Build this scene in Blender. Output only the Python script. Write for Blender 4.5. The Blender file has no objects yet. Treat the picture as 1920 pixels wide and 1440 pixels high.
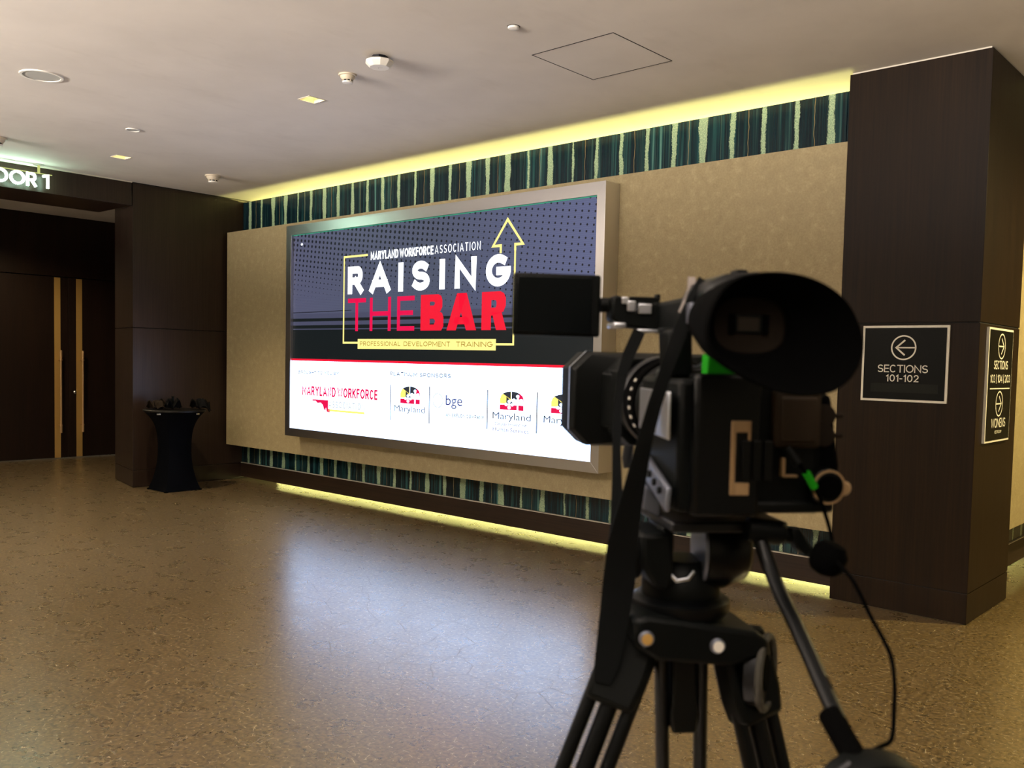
import bpy, bmesh, math, random
from mathutils import Vector, Matrix
random.seed(7)
pi = math.pi
sc = bpy.context.scene
col = sc.collection

# ------------------------------------------------------------------ camera
YAW, PITCH, ROLL, FPX = -0.7294, -0.0524, 0.0224, 1704.1
F = Vector((math.cos(PITCH)*math.sin(YAW), math.cos(PITCH)*math.cos(YAW), math.sin(PITCH)))
r0 = Vector((math.cos(YAW), -math.sin(YAW), 0)); u0 = r0.cross(F)
RR = math.cos(ROLL)*r0 + math.sin(ROLL)*u0
UU = -math.sin(ROLL)*r0 + math.cos(ROLL)*u0
cam = bpy.data.cameras.new('camera'); camo = bpy.data.objects.new('camera', cam); col.objects.link(camo)
M = Matrix.Identity(4)
for i in range(3):
    M[i][0] = RR[i]; M[i][1] = UU[i]; M[i][2] = -F[i]
M[0][3], M[1][3], M[2][3] = 0, 0, 1.65
camo.matrix_world = M
cam.sensor_width = 36; cam.lens = FPX/1920*36
cam.shift_x = -20.35/1920; cam.shift_y = 47.4/1920
cam.clip_start = 0.05; cam.clip_end = 200
cam.dof.use_dof = True; cam.dof.focus_distance = 7.5; cam.dof.aperture_fstop = 7.5
sc.camera = camo

# ------------------------------------------------------------------ world and main lights
sc.view_settings.view_transform = 'Standard'
sc.view_settings.look = 'None'
sc.view_settings.gamma = 1
sc.view_settings.use_curve_mapping = False
sc.view_settings.exposure = 0.0
wd = bpy.data.worlds.new('world'); sc.world = wd; wd.use_nodes = True
bg = wd.node_tree.nodes['Background']
bg.inputs[0].default_value = (1.0, 0.82, 0.52, 1); bg.inputs[1].default_value = 0.26
sc.cycles.max_bounces = 8; sc.cycles.diffuse_bounces = 5

def area(name, loc, size, direc, power, colr, spread=180, size_y=None):
    l = bpy.data.lights.new(name, 'AREA'); l.energy = power; l.color = colr
    l.shape = 'RECTANGLE'; l.size = size; l.size_y = size_y or size
    l.spread = math.radians(spread)
    o = bpy.data.objects.new(name, l); col.objects.link(o); o.location = loc
    o.rotation_euler = Vector(direc).to_track_quat('-Z', 'Y').to_euler()
    return o
def spot(name, loc, power, colr, ang=95, blend=.8, rad=.05):
    l = bpy.data.lights.new(name, 'SPOT'); l.energy = power; l.color = colr
    l.spot_size = math.radians(ang); l.spot_blend = blend; l.shadow_soft_size = rad
    o = bpy.data.objects.new(name, l); col.objects.link(o); o.location = loc
    return o
WARM = (1.0, .80, .50)
ZC = 3.706
D = 6.564            # stone face of the screen wall
XL = -10.92          # face of the left wall
XR = -1.718          # right face of the pillar
XP = -2.635
YP = 6.293
# slot light above the stone band, grazing the ceiling
COVE = (1.0, .93, .28)
area('cove_light', ((XL+XP)/2, 7.2, 3.608), .005, (0, -1, .10), 330, COVE, size_y=8.2).rotation_euler = (-(pi/2+.1), 0, 0)
bpy.data.objects['cove_light'].data.size = 8.2; bpy.data.objects['cove_light'].data.size_y = .02
# slot light beneath the baseboard
o = area('floor_slot_light', ((XL+XP)/2, 7.1, .073), 8.2, (0, -1, -.1), 26, COVE, size_y=.02); o.rotation_euler = (-(pi/2-.12), 0, 0)
# the same slots on the wall beyond the pillar
o = area('cove_light_right', (-2.62, 9.6, 3.608), 4.4, (1, 0, .1), 220, COVE, size_y=.02); o.rotation_euler = (-(pi/2+.1), 0, pi/2)
o = area('floor_slot_light_right', (-2.5, 9.6, .073), 4.4, (1, 0, -.1), 26, COVE, size_y=.02); o.rotation_euler = (-(pi/2-.12), 0, pi/2)
# recessed downlights (the two in view and the rest of their grid)
for x in (-9.64, -6.22, -2.8, .6):
    for y in (4.36, .95, -2.45):
        if y == .95 and x in (-2.8, .6): continue
        spot('downlight_lamp', (x, y, 3.72 if x < -5 and y > 4 else 3.69), 240 if x < -9 else 125, WARM, 100, .7, .04)
spot('corridor_lamp', (.2, 7.5, 3.69), 1000, (1, .80, .36), 165, .7, .06)
spot('vestibule_lamp', (-13.3, 4.6, 3.69), 190, WARM, 140, .7, .06)

# fill lamp added out of view behind the camera to brighten the ceiling
area('added_ceiling_fill', (-4.5, -2.6, 2.75), 13, (0, .82, .57), 1280, (1, .90, .81), 76, .3)
# ------------------------------------------------------------------ materials
def lin(c):
    return tuple(((v/255)/12.92 if v/255 <= .04045 else ((v/255+.055)/1.055)**2.4) for v in c)
MATS = {}
def mat(name, rgb, rough=.5, metal=0, spec=.5, emit=None, es=0, coat=0):
    m = bpy.data.materials.new(name); m.use_nodes = True
    b = m.node_tree.nodes['Principled BSDF']
    b.inputs['Base Color'].default_value = (*lin(rgb), 1)
    b.inputs['Roughness'].default_value = rough; b.inputs['Metallic'].default_value = metal
    b.inputs['Specular IOR Level'].default_value = spec
    b.inputs['Coat Weight'].default_value = coat
    if emit: b.inputs['Emission Color'].default_value = (*lin(emit), 1); b.inputs['Emission Strength'].default_value = es
    MATS[name] = m
    return m
class NT:
    def __init__(s, m): s.t = m.node_tree; s.b = s.t.nodes['Principled BSDF']
    def n(s, typ, ins=None, **kw):
        x = s.t.nodes.new(typ)
        for k, v in kw.items(): setattr(x, k, v)
        for k, v in (ins or {}).items():
            if isinstance(v, bpy.types.NodeSocket): s.t.links.new(v, x.inputs[k])
            else: x.inputs[k].default_value = v
        return x
    def link(s, a, b): s.t.links.new(a, b)
    def math(s, op, a, b=0.0, c=0.0, clamp=False):
        x = s.t.nodes.new('ShaderNodeMath'); x.operation = op; x.use_clamp = clamp
        for i, v in enumerate((a, b, c)):
            if isinstance(v, bpy.types.NodeSocket): s.t.links.new(v, x.inputs[i])
            else: x.inputs[i].default_value = v
        return x.outputs[0]
    def ramp(s, fac, stops, interp='LINEAR'):
        x = s.t.nodes.new('ShaderNodeValToRGB'); x.color_ramp.interpolation = interp
        e = x.color_ramp.elements
        while len(e) < len(stops): e.new(.5)
        for i, (p, c) in enumerate(stops):
            e[i].position = p; e[i].color = (*c, 1) if len(c) == 3 else c
        s.t.links.new(fac, x.inputs[0]); return x.outputs[0]
    def mix(s, fac, a, b, blend='MIX'):
        x = s.t.nodes.new('ShaderNodeMix'); x.data_type = 'RGBA'; x.blend_type = blend
        for i, v in ((0, fac), (6, a), (7, b)):
            if isinstance(v, bpy.types.NodeSocket): s.t.links.new(v, x.inputs[i])
            else: x.inputs[i].default_value = v
        return x.outputs[2]
    def noise(s, vec, scale, detail=3, rough=.5, dist=0):
        return s.n('ShaderNodeTexNoise', {'Vector': vec, 'Scale': scale, 'Detail': detail, 'Roughness': rough, 'Distortion': dist}).outputs[0]
    def bump(s, h, strength, dist=.01):
        x = s.n('ShaderNodeBump', {'Height': h, 'Strength': strength, 'Distance': dist})
        s.link(x.outputs[0], s.b.inputs['Normal'])
def g3(v): return (v, v, v)

def world_pos(n):   # every mesh is built so that object space is close to world space where texture matters
    return n.n('ShaderNodeNewGeometry').outputs['Position']
def mapped(n, scale, src=None):
    return n.n('ShaderNodeMapping', {'Vector': src or world_pos(n), 'Scale': scale}).outputs[0]

# polished concrete
m = mat('polished_concrete', (124, 104, 72), .3, 0, .5); n = NT(m); P = world_pos(n)
big = n.noise(P, .9, 4, .6); mid = n.noise(P, 6, 5, .65); fine = n.noise(P, 48, 2, .6)
base = n.ramp(big, [(.3, lin((68, 54, 30))), (.7, lin((89, 73, 43)))])
base = n.mix(n.ramp(mid, [(.35, g3(0)), (.7, g3(1))]), base, (*lin((82, 67, 39)), 1))
base = n.mix(.7, base, n.ramp(fine, [(.34, lin((36, 27, 14))), (.64, lin((124, 102, 62)))]), 'MIX')
# light fibres: two stretched noises thresholded along curved fine lines
w1 = n.n('ShaderNodeTexNoise', {'Vector': P, 'Scale': 14., 'Detail': 1.}).outputs[1]
PW = n.mix(.045, P, w1, 'ADD')
fb = n.n('ShaderNodeTexVoronoi', {'Vector': PW, 'Scale': 24.}, feature='DISTANCE_TO_EDGE', voronoi_dimensions='2D').outputs[0]
fbm = n.math('LESS_THAN', fb, .030)
sel = n.math('GREATER_THAN', n.noise(P, 42, 0), .61)
fibre = n.math('MULTIPLY', fbm, sel)
speck = n.math('GREATER_THAN', n.noise(P, 210, 1), .76)
light = n.math('MAXIMUM', fibre, n.math('MULTIPLY', speck, .6))
base = n.mix(n.math('MULTIPLY', light, .75), base, (*lin((200, 184, 152)), 1))
# hairline cracks
w2 = n.n('ShaderNodeTexNoise', {'Vector': P, 'Scale': 7., 'Detail': 3., 'Roughness': .6}).outputs[1]
PC = n.mix(.055, P, w2, 'ADD')
cr = n.n('ShaderNodeTexVoronoi', {'Vector': PC, 'Scale': 4.2}, feature='DISTANCE_TO_EDGE', voronoi_dimensions='2D').outputs[0]
cr2 = n.n('ShaderNodeTexVoronoi', {'Vector': PC, 'Scale': 12.}, feature='DISTANCE_TO_EDGE', voronoi_dimensions='2D').outputs[0]
c1 = n.ramp(cr, [(0.002, g3(1)), (.014, g3(0))]); c2 = n.ramp(cr2, [(0.002, g3(.7)), (.022, g3(0))])
crk = n.math('MULTIPLY', n.math('MAXIMUM', c1, c2), n.ramp(n.noise(P, 1.1, 2), [(.30, g3(.15)), (.52, g3(1))]))
base = n.mix(n.math('MULTIPLY', crk, .6), base, (*lin((44, 36, 26)), 1))
n.link(base, n.b.inputs['Base Color'])
rg = n.math('ADD', n.math('MULTIPLY', mid, .08), .24)
rg = n.math('ADD', rg, n.math('MULTIPLY', crk, .15)); n.link(rg, n.b.inputs['Roughness'])
n.b.inputs['IOR'].default_value = 2.6
h = n.math('SUBTRACT', n.math('MULTIPLY', fine, .3), crk); n.bump(h, .05, .0006)

# painted plaster ceiling
m = mat('ceiling_paint', (212, 206, 198), .75, 0, .2); n = NT(m); P = world_pos(n)
a = n.noise(P, 1.3, 4, .6); b = n.noise(mapped(n, (1, .35, 1)), 5, 4, .6)
c = n.ramp(a, [(.3, lin((207, 201, 194))), (.7, lin((217, 211, 204)))])
c = n.mix(n.ramp(b, [(.56, g3(0)), (.8, g3(.2))]), c, (*lin((176, 168, 158)), 1)); n.link(c, n.b.inputs['Base Color'])
n.bump(b, .15, .01)

# dark vertical-grain veneer
def veneer(name, dark, lt, rough, vert=True):
    m = mat(name, dark, rough, 0, .5); n = NT(m)
    sc_ = (90, 90, 1.6) if vert else (1.4, 1.4, 70)
    g = n.noise(mapped(n, sc_), 1., 4, .65)
    g2 = n.noise(mapped(n, (9, 9, .5) if vert else (.6, .6, 9)), 1., 3, .5)
    f = n.math('ADD', n.math('MULTIPLY', g, .65), n.math('MULTIPLY', g2, .35))
    n.link(n.ramp(f, [(.36, lin(dark)), (.66, lin(lt))]), n.b.inputs['Base Color'])
    n.link(n.math('ADD', n.math('MULTIPLY', g, .12), rough-.06), n.b.inputs['Roughness'])
    n.bump(g, .08, .002); n.b.inputs['Specular IOR Level'].default_value = .32
    return m
veneer('dark_veneer', (36, 26, 20), (52, 39, 31), .36)  # left wall's tone of the shared wood, lightened as if better lit
pv = veneer('pillar_veneer_shaded', (24, 15, 7), (38, 25, 12), .42); pv.node_tree.nodes['Principled BSDF'].inputs['Specular IOR Level'].default_value = .15  # same wood as the left wall, darkened for the weaker light on the pillar
veneer('door_veneer', (24, 15, 10), (36, 23, 15), .4)
veneer('baseboard_veneer', (36, 26, 19), (56, 41, 29), .38, False)

# tan mottled wallcovering
m = mat('tan_wallcovering', (178, 160, 122), .55, 0, .35); n = NT(m); P = world_pos(n)
a = n.noise(P, 13, 6, .72, .3); b = n.noise(P, 70, 3, .6)
c = n.ramp(a, [(.32, lin((148, 133, 98))), (.55, lin((162, 147, 110))), (.72, lin((183, 168, 131)))])
c = n.mix(.25, c, n.ramp(b, [(.3, lin((130, 116, 82))), (.7, lin((190, 175, 138)))])); n.link(c, n.b.inputs['Base Color'])
n.link(n.math('ADD', n.math('MULTIPLY', a, .3), .38), n.b.inputs['Roughness']); n.bump(b, .1, .002)

# banded teal onyx: pale feathered bands every 27 cm over dark teal streaks
def onyx(name, axis):
    m = mat(name, (20, 60, 66), .12, 0, .5); n = NT(m)
    P = world_pos(n); xyz = n.n('ShaderNodeSeparateXYZ', {0: P}); X = xyz.outputs[axis]; Z = xyz.outputs[2]
    vec = n.n('ShaderNodeCombineXYZ', {0: X, 2: Z}).outputs[0]
    def ns(sx, sz, sc_=1., det=3, off=0.):
        v = n.n('ShaderNodeMapping', {'Vector': vec, 'Scale': (sx, 1, sz), 'Location': (off, off, 0)}).outputs[0]
        return n.noise(v, sc_, det, .6)
    st = ns(26, .5); st2 = ns(70, .35, 1., 2, 4.)
    base = n.ramp(st, [(.30, lin((10, 26, 34))), (.48, lin((15, 42, 50))), (.60, lin((34, 78, 80))), (.70, lin((104, 148, 138)))])
    base = n.mix(n.ramp(st2, [(.55, g3(0)), (.8, g3(.55))]), base, (*lin((104, 146, 130)), 1))
    base = n.mix(n.ramp(ns(3.6, .1, 1., 1, 9.), [(.42, g3(.75)), (.6, g3(0))]), base, (*lin((9, 24, 34)), 1))
    # period of the bands
    per = .2715; ph = n.math('DIVIDE', n.math('ADD', X, 10.75), per)
    idx = n.math('ROUND', ph); d = n.math('MULTIPLY', n.math('SUBTRACT', ph, idx), per)
    rnd = n.n('ShaderNodeTexWhiteNoise', {'W': idx}, noise_dimensions='1D').outputs[0]
    wob = n.math('MULTIPLY', n.math('SUBTRACT', ns(2.2, 4.5, 1., 2, 2.), .5), .035)
    d = n.math('ABSOLUTE', n.math('ADD', d, wob))
    feather = n.math('MULTIPLY', n.math('SUBTRACT', ns(90, 60, 1., 3, 1.), .5), .030)
    wid = n.math('ADD', n.math('MULTIPLY', rnd, .026), .012)
    wid = n.math('MULTIPLY', wid, n.math('ADD', n.math('MULTIPLY', ns(.9, 4., 1., 1, 7.), 1.5), .25))
    e = n.math('SUBTRACT', n.math('ADD', wid, feather), d)
    bandf = n.ramp(n.math('MULTIPLY_ADD', e, 60., .5), [(.3, g3(0)), (.75, g3(1))])
    bandc = n.ramp(ns(120, 90, 1., 3, 3.), [(.35, lin((116, 146, 122))), (.62, lin((182, 202, 162)))])
    c = n.mix(bandf, base, bandc)
    # thin tan veins
    ph2 = n.math('DIVIDE', n.math('ADD', X, 10.61), .543); i2 = n.math('ROUND', ph2)
    d2 = n.math('ABSOLUTE', n.math('ADD', n.math('MULTIPLY', n.math('SUBTRACT', ph2, i2), .543), n.math('MULTIPLY', n.math('SUBTRACT', ns(1, 8, 1., 1, 5.), .5), .03)))
    c = n.mix(n.math('LESS_THAN', d2, .0022), c, (*lin((142, 122, 82)), 1))
    n.link(c, n.b.inputs['Base Color'])
    return m
onyx('teal_onyx', 0); onyx('teal_onyx_side', 1)

m = mat('brushed_nickel', (214, 212, 212), .3, 1); n = NT(m)
g = n.noise(mapped(n, (2, 2, 40)), 1, 2); n.link(n.math('ADD', n.math('MULTIPLY', g, .03), .27), n.b.inputs['Roughness'])
mat('brass', (190, 152, 84), .5, .35); mat('polished_brass', (232, 190, 140), .25, .6)
mat('pale_edge', (214, 206, 190), .4); mat('white_plastic', (232, 228, 220), .4); mat('offwhite_plastic', (205, 192, 170), .5)
mat('grey_mesh', (176, 176, 170), .7); mat('dark_gap', (12, 11, 10), .8); mat('black_plastic', (3, 5, 5), .5, 0, .13)
mat('satin_black', (3, 4, 5), .34, 0, .2); mat('black_rubber', (2, 2, 2), .9, 0, .03); mat('rubber_brown', (22, 16, 10), .8, 0, .1)
mat('charcoal_metal', (30, 31, 35), .38, .5); mat('grey_metal', (118, 122, 136), .33, .7); mat('ring_grey', (62, 60, 54), .6, 0, .2); mat('gloss_glass', (3, 6, 8), .3, 0, .15)
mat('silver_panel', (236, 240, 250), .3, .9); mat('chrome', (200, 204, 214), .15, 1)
mat('green_tape', (18, 140, 12), .6, 0, .2); mat('tan_contact', (138, 112, 78), .5); mat('battery_brown', (38, 29, 19), .6, 0, .15)
mat('strap_webbing', (5, 7, 8), .8, 0, .12); mat('strap_leather', (112, 104, 100), .5)
mat('spandex', (3, 4, 8), .8, 0, .06); mat('black_tabletop', (12, 10, 8), .45, 0, .25); mat('cloth_black', (9, 8, 8), .8, 0, .1); mat('cloth_brown', (36, 28, 20), .75, 0, .1)
mat('sign_black', (7, 8, 6), .4, 0, .15); mat('sign_white', (240, 236, 222), .5); mat('sign_grey', (20, 21, 16), .35, 0, .2)
mat('lamp_white', (255, 250, 235), .5, 0, .5, (255, 244, 210), 22.0); mat('lamp_reflector', (255, 244, 190), .4, 0, .5)
def emis(name, rgb, s, base=(0, 0, 0)): return mat(name, base, .4, 0, .3, rgb, s)
emis('screen_white', (188, 214, 255), 4.6); emis('letter_white', (245, 250, 255), 2.0); emis('screen_red', (226, 20, 48), 1.25)
emis('screen_crimson', (218, 14, 72), 1.25); emis('screen_yellow', (252, 236, 140), 1.25); emis('screen_black', (22, 28, 30), 1.0)
emis('screen_grey_text', (120, 124, 130), 1.0); emis('screen_dark_text', (52, 56, 66), 1.0); emis('screen_navy', (40, 36, 110), 1.0)
emis('screen_gold_text', (160, 120, 40), 1.0); emis('screen_soft_yellow', (255, 240, 120), 1.2); emis('screen_pink_text', (170, 76, 110), 1.0)
emis('screen_crimson_dark', (120, 30, 70), .6); emis('screen_pale', (190, 200, 212), 1.0); emis('screen_band', (16, 16, 20), 1.0); emis('led_green', (60, 170, 130), .9)
emis('neon_white', (205, 255, 226), 22.0); emis('neon_bar', (214, 220, 130), .9); emis('lcd_glow', (60, 40, 22), .1)

# LED picture ground: slate with halftone dots (flat picture on a lit screen)
m = emis('screen_slate', (95, 98, 128), 1.0); n = NT(m)
o_ = n.n('ShaderNodeTexCoord').outputs['Object']; xyz = n.n('ShaderNodeSeparateXYZ', {0: o_}); U = xyz.outputs[0]; V = xyz.outputs[2]
ct, st_ = math.cos(-.12), math.sin(-.12)
A = n.math('ADD', n.math('MULTIPLY', U, ct), n.math('MULTIPLY', V, st_)); B = n.math('SUBTRACT', n.math('MULTIPLY', V, ct), n.math('MULTIPLY', U, st_))
fa = n.math('SUBTRACT', n.math('FRACT', n.math('DIVIDE', A, .0715)), .5); fb_ = n.math('SUBTRACT', n.math('FRACT', n.math('DIVIDE', B, .0565)), .5)
fa = n.math('MULTIPLY', fa, .0715); fb_ = n.math('MULTIPLY', fb_, .0565)
dd = n.math('SQRT', n.math('ADD', n.math('MULTIPLY', fa, fa), n.math('MULTIPLY', fb_, fb_)))
# radius grows towards the upper part and dies out at the lower left
rv = n.ramp(n.math('DIVIDE', V, 2.25), [(.62, g3(.0)), (.80, g3(.72)), (.97, g3(1.0))])
ru = n.ramp(n.math('DIVIDE', U, 4.4), [(.0, g3(1)), (.48, g3(1.0)), (.72, g3(.62)), (1., g3(.55))])
rad = n.math('MULTIPLY', n.math('MULTIPLY', rv, ru), .0175)
low = n.ramp(n.math('DIVIDE', U, 4.4), [(.28, g3(0)), (.8, g3(.010))])
rad = n.math('MAXIMUM', rad, low)
dot = n.math('LESS_THAN', dd, rad)
sc1 = n.math('GREATER_THAN', n.math('FRACT', n.math('MULTIPLY', V, 55.)), .5)
bgc = n.ramp(n.math('DIVIDE', U, 4.4), [(0, lin((88, 90, 116))), (.55, lin((80, 86, 108))), (1, lin((94, 100, 136)))])
bgc = n.mix(n.math('MULTIPLY', sc1, .10), bgc, (0, 0, 0, 1))
n.link(n.mix(dot, bgc, (*lin((22, 24, 34)), 1)), n.b.inputs['Emission Color'])

# ------------------------------------------------------------------ mesh helpers
class MB:
    def __init__(s): s.v = []; s.f = []; s.off = Vector((0, 0, 0))
    def add(s, vs, fs):
        k = len(s.v); s.v += [Vector(p) for p in vs]; s.f += [tuple(i+k for i in f) for f in fs]; return s
    def box(s, x0, x1, y0, y1, z0, z1):
        vs = [(x, y, z) for x in (x0, x1) for y in (y0, y1) for z in (z0, z1)]
        return s.add(vs, [(0, 1, 3, 2), (4, 6, 7, 5), (0, 4, 5, 1), (2, 3, 7, 6), (0, 2, 6, 4), (1, 5, 7, 3)])
    def cbox(s, c, size, rot=(0, 0, 0)):
        from mathutils import Euler
        R_ = Euler(rot).to_matrix(); c = Vector(c); hx, hy, hz = [q/2 for q in size]
        vs = [c + R_ @ Vector((x, y, z)) for x in (-hx, hx) for y in (-hy, hy) for z in (-hz, hz)]
        return s.add(vs, [(0, 1, 3, 2), (4, 6, 7, 5), (0, 4, 5, 1), (2, 3, 7, 6), (0, 2, 6, 4), (1, 5, 7, 3)])
    def loft(s, rings, cap0=True, cap1=True, closed=True):
        n_ = len(rings[0]); k = len(s.v)
        for r in rings: s.v += [Vector(p) for p in r]
        for i in range(len(rings)-1):
            for j in range(n_ if closed else n_-1):
                a = k+i*n_+j; b = k+i*n_+(j+1) % n_
                s.f.append((a, b, b+n_, a+n_))
        if cap0: s.f.append(tuple(k+j for j in range(n_))[::-1])
        if cap1: s.f.append(tuple(k+(len(rings)-1)*n_+j for j in range(n_)))
        return s
    def tube(s, pts, r, nseg=14, cap=True):
        pts = [Vector(p) for p in pts]; rs = r if isinstance(r, (list, tuple)) else [r]*len(pts)
        rings = []; up = None
        for i, p in enumerate(pts):
            t = (pts[min(i+1, len(pts)-1)] - pts[max(i-1, 0)]).normalized()
            if up is None: up = t.orthogonal().normalized()
            up = (up - t*up.dot(t)).normalized(); w = t.cross(up)
            rings.append([p + (up*math.cos(a)+w*math.sin(a))*rs[i] for a in [2*pi*j/nseg for j in range(nseg)]])
        return s.loft(rings, cap, cap)
    def cyl(s, a, b, r, nseg=24, r2=None): return s.tube([a, b], [r, r2 if r2 is not None else r], nseg)
    def lathe(s, prof, c=(0, 0, 0), axis=(0, 0, 1), nseg=32, cap=True):
        q = Vector((0, 0, 1)).rotation_difference(Vector(axis)); c = Vector(c)
        rings = [[c + q @ Vector((r*math.cos(2*pi*j/nseg), r*math.sin(2*pi*j/nseg), h)) for j in range(nseg)] for r, h in prof]
        return s.loft(rings, cap, cap)
    def prism(s, poly, y0, y1):        # polygon in x,z extruded along y
        return s.loft([[(x, y0, z) for x, z in poly], [(x, y1, z) for x, z in poly]])
    def prismz(s, poly, z0, z1):
        return s.loft([[(x, y, z0) for x, y in poly], [(x, y, z1) for x, y in poly]])
    def flat(s, poly, y): return s.add([(x, y, z) for x, z in poly], [tuple(range(len(poly)))])
    def ribbon(s, pts, nrm=(0, 1, 0), th=.0016):   # (x,y,z,width)
        P_ = [Vector(p[:3]) for p in pts]; rings = []
        for i, p in enumerate(P_):
            t = (P_[min(i+1, len(P_)-1)]-P_[max(i-1, 0)]).normalized(); nn = Vector(nrm); w = t.cross(nn).normalized(); nn = w.cross(t)
            h = pts[i][3]/2
            rings.append([p+w*h+nn*th, p-w*h+nn*th, p-w*h-nn*th, p+w*h-nn*th])
        return s.loft(rings)
    def build(s, name, m, parent=None, bevel=0, smooth=True, shift=None, seg=2):
        me = bpy.data.meshes.new(name)
        sh = Vector(shift) if shift is not None else Vector((0, 0, 0))
        me.from_pydata([tuple(v+sh) for v in s.v], [], s.f)
        bm = bmesh.new(); bm.from_mesh(me); bmesh.ops.recalc_face_normals(bm, faces=bm.faces); bm.to_mesh(me); bm.free()
        o = bpy.data.objects.new(name, me); col.objects.link(o)
        me.materials.append(MATS[m] if isinstance(m, str) else m)
        if smooth:
            me.polygons.foreach_set('use_smooth', [True]*len(me.polygons)); me.set_sharp_from_angle(angle=math.radians(38))
        if bevel:
            b = o.modifiers.new('bevel', 'BEVEL'); b.width = bevel; b.segments = seg; b.limit_method = 'ANGLE'; b.angle_limit = math.radians(40)
        if parent: o.parent = parent
        return o
def flat_build(s, name, m, parent, facing=(0, -1, 0), shift=None):
    o = s.build(name, m, parent, smooth=False, shift=shift)
    return o
def tag(o, label=None, cat=None, group=None, kind=None):
    if label: o['label'] = label
    if cat: o['category'] = cat
    if group: o['group'] = group
    if kind: o['kind'] = kind
    return o
def empty(name, loc, rz=0):
    o = bpy.data.objects.new(name, None); col.objects.link(o); o.location = loc; o.rotation_euler = (0, 0, rz); o.empty_display_size = .1
    return o
def copy_tree(o, parent=None):
    c = o.copy(); col.objects.link(c)
    if parent: c.parent = parent
    for ch in list(o.children): copy_tree(ch, c)
    return c
def spline(pts, n_=8, closed=False):
    out = []; N = len(pts)
    for i in range(N if closed else N-1):
        p = [Vector(pts[(i+k) % N if closed else min(max(i+k, 0), N-1)]) for k in (-1, 0, 1, 2)]
        for j in range(n_):
            t = j/n_
            out.append(.5*((2*p[1])+(-p[0]+p[2])*t+(2*p[0]-5*p[1]+4*p[2]-p[3])*t*t+(-p[0]+3*p[1]-3*p[2]+p[3])*t**3))
    if not closed: out.append(Vector(pts[-1]))
    return out

# ------------------------------------------------------------------ lettering by strokes
def arc(cx, cy, rx, ry, a0, a1, n_=20):
    return [(cx+rx*math.cos(math.radians(a0+(a1-a0)*i/n_)), cy+ry*math.sin(math.radians(a0+(a1-a0)*i/n_))) for i in range(n_+1)]
def bowl(x0, x1, y0, y1):      # right-hand bowl starting and ending on the stem
    r = (y1-y0)/2; cx = max(x0, x1-r*.95)
    return [(x0, y1), (cx, y1)]+arc(cx, (y0+y1)/2, x1-cx, r, 88, -88, 14)+[(cx, y0), (x0, y0)]
G = {
 'A': ([[(0, 0), (.5, 1), (1, 0)], [(.16, .27), (.84, .27)]], 1.0),
 'B': ([bowl(0, .92, .53, 1), bowl(0, 1, 0, .53), [(0, 0), (0, 1)]], .8),
 'C': ([arc(.5, .5, .5, .5, 52, 308, 30)], .84), 'D': ([bowl(0, 1, 0, 1), [(0, 0), (0, 1)]], .88),
 'E': ([[(1, 1), (0, 1), (0, 0), (1, 0)], [(0, .52), (.9, .52)]], .62), 'F': ([[(1, 1), (0, 1), (0, 0)], [(0, .52), (.85, .52)]], .6),
 'G': ([arc(.5, .5, .5, .5, 58, 352, 32)+[(.995, .47), (.56, .47)]], 1.0), 'H': ([[(0, 0), (0, 1)], [(1, 0), (1, 1)], [(0, .52), (1, .52)]], .82),
 'I': ([[(.5, 0), (.5, 1)]], .0), 'K': ([[(0, 0), (0, 1)], [(1, 1), (0, .42)], [(.3, .6), (1, 0)]], .8), 'L': ([[(0, 1), (0, 0), (1, 0)]], .58),
 'M': ([[(0, 0), (0, 1), (.5, .25), (1, 1), (1, 0)]], 1.1), 'N': ([[(0, 0), (0, 1), (1, 0), (1, 1)]], .86),
 'O': ([arc(.5, .5, .5, .5, 0, 360, 36)], 1.0), 'P': ([bowl(0, 1, .42, 1), [(0, 0), (0, 1)]], .74),
 'R': ([bowl(0, .95, .46, 1), [(0, 0), (0, 1)], [(.5, .46), (1, 0)]], .78),
 'S': ([arc(.5, .75, .46, .25, 40, 270, 18)[:-1]+arc(.5, .25, .5, .25, 90, -145, 20)], .72), 'T': ([[(0, 1), (1, 1)], [(.5, 1), (.5, 0)]], .78),
 'U': ([[(0, 1), (0, .38)]+arc(.5, .38, .5, .38, 180, 360, 16)+[(1, 1)]], .84), 'V': ([[(0, 1), (.5, 0), (1, 1)]], .95),
 'W': ([[(0, 1), (.25, 0), (.5, 1), (.75, 0), (1, 1)]], 1.4), 'X': ([[(0, 0), (1, 1)], [(0, 1), (1, 0)]], .85), 'Y': ([[(0, 1), (.5, .48), (1, 1)], [(.5, .48), (.5, 0)]], .88),
 '0': ([arc(.5, .5, .5, .5, 0, 360, 32)], .72), '1': ([[(0, .82), (1, 1), (1, 0)]], .22),
 '2': ([arc(.5, .7, .5, .3, 165, -30, 14)+[(0, 0), (1, 0)]], .62), '3': ([arc(.45, .75, .42, .25, 150, -90, 14)[:-1]+arc(.45, .26, .5, .26, 90, -150, 16)], .62),
 '4': ([[(.75, 0), (.75, 1), (0, .28), (1, .28)]], .68), '-': ([[(0, .4), (1, .4)]], .3), '|': ([[(.5, -.12), (.5, 1.05)]], .0), ' ': ([], .12),
}
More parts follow.
